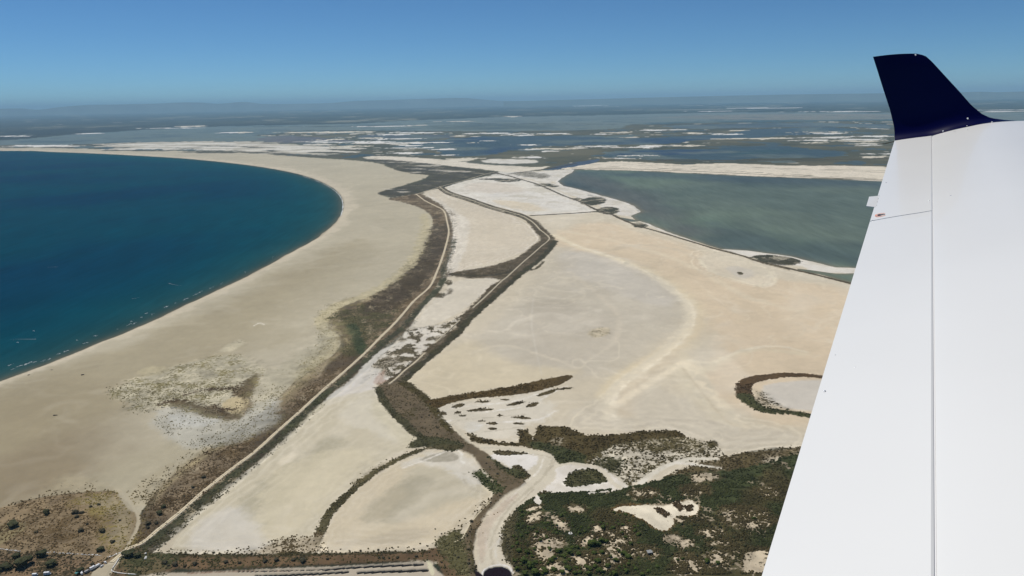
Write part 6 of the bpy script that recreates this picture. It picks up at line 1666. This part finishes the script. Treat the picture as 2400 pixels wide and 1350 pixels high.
log(382, 957, 5.5, .8, .2, 'bleached driftwood log at the left tip of the dry grass patch', M_WOOD)
log(408, 957.5, 9, .8, .35, 'longer bleached driftwood log right of the short one', M_WOOD)
log(518, 979, 10, .6, .1, 'thin bleached driftwood log below the brown hummock', M_WOOD)
log(194, 880, 5, 1.1, .6, 'dark timber on the bare beach nearest the sea', M_DARKW)
log(130, 975, 6, .9, .3, 'dark timber lying on the brown lower beach', M_DARKW)
log(68, 880, 4, .7, .9, 'dark timber at the water edge on the left', M_DARKW)
log(122, 868, 4, .5, .2, 'small dark timber on the berm near the waterline', M_DARKW)
log(344, 1153 + 28, 2.5, .4, .2, 'short dark log in the yellow grass by the path', M_DARKW)

# kites over the water and the riders' wakes
M_KITE = flat_mat('white_kite_cloth', (0.85, 0.85, 0.85), .6, spec=.2)
M_FOAM = flat_mat('sea_foam', (0.62, 0.66, 0.66), .8, spec=.2)
M_SUIT = flat_mat('dark_wetsuit', (0.02, 0.02, 0.025), .7)


def kite(px, py, label):
    g = ground(px, py, 20.0)
    t = thing('kite', label, 'kite', (g[0], g[1], 20.0), PR.uniform(-.4, .4), 'kites flying over the bay')
    bm = bmesh.new(); rows = []
    for k in range(13):
        a_ = math.radians(-75 + 150 * k / 12); c_ = .8 * math.cos(a_ * .8)
        x_, z_ = 2.3 * math.sin(a_), 1.9 * math.cos(a_)
        rows.append([bm.verts.new((x_ * e, y_, z_ * e)) for e, y_ in ((1, c_), (1.04, c_ * .3), (1, -c_), (.97, c_ * .3))])
    for a_, b_ in zip(rows, rows[1:]):
        for j in range(4): bm.faces.new((a_[j], a_[(j + 1) % 4], b_[(j + 1) % 4], b_[j]))
    bm.faces.new(rows[0]); bm.faces.new(rows[-1][::-1])
    obj('canopy', bm, M_KITE, t, smooth=True)


kite(79, 777, 'white kite over the bay, nearer the shore')
kite(41, 804, 'white kite over the bay, left of the other one')


def rider(px, py, px2, py2, label):
    g = ground(px, py); g2 = ground(px2, py2)
    # wake: tapered sheet of foam lying on the sea
    bm = bmesh.new(); d = g2 - g; L = np.linalg.norm(d); d = d / L; n = np.array([-d[1], d[0]]); prev = None
    for k in range(25):
        f = k / 24; c_ = g + d * L * f + n * L * .12 * f * f; w_ = (.45 - .4 * f) * (1 + .5 * math.sin(k * 2.3)) * .8
        row = [bm.verts.new((c_[0] + n[0] * w_ * s_, c_[1] + n[1] * w_ * s_, .12)) for s_ in (-1, 1)]
        if prev: bm.faces.new((prev[0], prev[1], row[1], row[0]))
        prev = row
    o = obj('foam_wake', bm, M_FOAM); o['kind'] = 'stuff'
    t = thing('person', label, 'person', (g[0], g[1], .1), math.atan2(-d[1], -d[0]), 'kite riders on the bay')
    # body: skin modifier figure, knees bent, leaning back
    vs = {'pelvis': (0, 0, .85), 'chest': (0, -.18, 1.25), 'neck': (0, -.22, 1.5), 'head': (0, -.22, 1.68), 'lk': (.28, .12, .5), 'lf': (.38, 0, .08), 'rk': (-.28, .12, .5), 'rf': (-.38, 0, .08), 'ls': (.2, -.2, 1.42), 'le': (.26, .06, 1.3), 'lh': (.16, .32, 1.42), 'rs': (-.2, -.2, 1.42), 're': (-.26, .06, 1.3), 'rh': (-.16, .32, 1.42)}
    rad = {'pelvis': .15, 'chest': .17, 'neck': .06, 'head': .11, 'lk': .07, 'lf': .05, 'rk': .07, 'rf': .05, 'ls': .07, 'le': .045, 'lh': .035, 'rs': .07, 're': .045, 'rh': .035}
    ks = list(vs); me = bpy.data.meshes.new('body')
    E = [('pelvis', 'chest'), ('chest', 'neck'), ('neck', 'head'), ('pelvis', 'lk'), ('lk', 'lf'), ('pelvis', 'rk'), ('rk', 'rf'), ('chest', 'ls'), ('ls', 'le'), ('le', 'lh'), ('chest', 'rs'), ('rs', 're'), ('re', 'rh')]
    me.from_pydata([vs[k] for k in ks], [(ks.index(a), ks.index(b)) for a, b in E], [])
    bo = bpy.data.objects.new('body', me); C.objects.link(bo); bo.parent = t
    md = bo.modifiers.new('skin', 'SKIN'); 
    for i_, k in enumerate(ks):
        me.skin_vertices[0].data[i_].radius = (rad[k], rad[k]); me.skin_vertices[0].data[i_].use_root = (k == 'pelvis')
    bo.modifiers.new('sub', 'SUBSURF').levels = 1
    me.materials.append(M_SUIT)
    bm = bmesh.new(); prism(bm, [(-.75, .03), (.75, .03), (.7, .07), (-.7, .07)], -.2, .2, .01)
    bo2 = obj('board', bm, M_KITE); bo2.location = (g[0], g[1], .06); bo2.rotation_euler = t.rotation_euler
    tag(bo2, 'white board under the ' + label.replace('in dark wetsuit ', ''), 'board', 'boards on the bay')


rider(396, 664, 420, 672, 'rider in dark wetsuit trailing a curved wake near the beach')
rider(84, 795, 30, 794, 'rider in dark wetsuit with a straight wake below the kites')
rider(134, 625.5, 112, 626, 'rider in dark wetsuit far out on the bay')
rider(310, 700, 328, 698, 'rider in dark wetsuit between the other riders near the shore')

# thin swash along the head of the bay
bm = bmesh.new(); prev = None
for i, p in enumerate(catmull([(690, 590), (740, 562), (770, 540), (790, 520), (801, 498), (803, 476), (796, 459), (779, 443), (749, 427), (709, 413)], False, 14)):
    g = ground(*p); g1_ = ground(p[0] + .9 + .8 * math.sin(i * .9) * math.sin(i * .23), p[1] + .3)
    g0_ = ground(p[0] - .8 * abs(math.sin(i * .37)), p[1])
    row = [bm.verts.new((g0_[0], g0_[1], .07)), bm.verts.new((g1_[0], g1_[1], .09))]
    if prev: bm.faces.new((prev[0], prev[1], row[1], row[0]))
    prev = row
o = obj('swash_foam', bm, M_FOAM); o['kind'] = 'stuff'
# breaking foam off the beach
bm = bmesh.new(); fr = random.Random(3)
for (cx_, cy_, L_, n) in ((65, 852, 22, 10), (82, 848, 9, 5), (30, 865, 14, 4), (45, 858, 20, 6), (100, 846, 10, 3), (137, 830, 10, 4), (155, 823, 12, 5), (200, 804, 12, 5), (180, 797, 6, 2), (224, 787, 8, 4), (275, 772, 4, 2), (302, 761, 12, 5), (315, 758, 8, 4), (342, 735, 8, 4), (358, 736, 6, 2), (390, 719, 12, 6), (412, 710, 5, 2), (430, 702, 8, 3), (436, 701, 10, 5), (458, 690, 12, 6), (470, 684, 9, 3), (310, 752, 8, 3), (495, 675, 12, 3), (520, 664, 10, 2), (115, 842, 6, 3), (330, 744, 6, 3), (25, 855, 14, 3), (570, 640, 12, 2), (640, 603, 8, 1)):
    for k in range(n * 2):
        px = cx_ + fr.uniform(-.5, .5) * L_; py = cy_ - (px - cx_) * .42 + fr.uniform(-1.3, 1.3)
        g = ground(px, py); s_ = pxsize(g) * fr.uniform(.3, 1.0); a_ = .75 + fr.uniform(-.3, .3)
        q_ = []
        for j in range(8):
            th = j / 8 * 6.283; rr_ = 1 + fr.uniform(-.35, .35)
            x_, y_ = math.cos(th) * s_ * 1.9 * rr_, math.sin(th) * s_ * .6 * rr_
            q_.append(bm.verts.new((g[0] + x_ * math.cos(a_) - y_ * math.sin(a_), g[1] + x_ * math.sin(a_) + y_ * math.cos(a_), .10)))
        top = bm.verts.new((g[0], g[1], .28))
        for j in range(8): bm.faces.new((q_[j], q_[(j + 1) % 8], top))
o = obj('breaking_foam', bm, M_FOAM); o['kind'] = 'stuff'
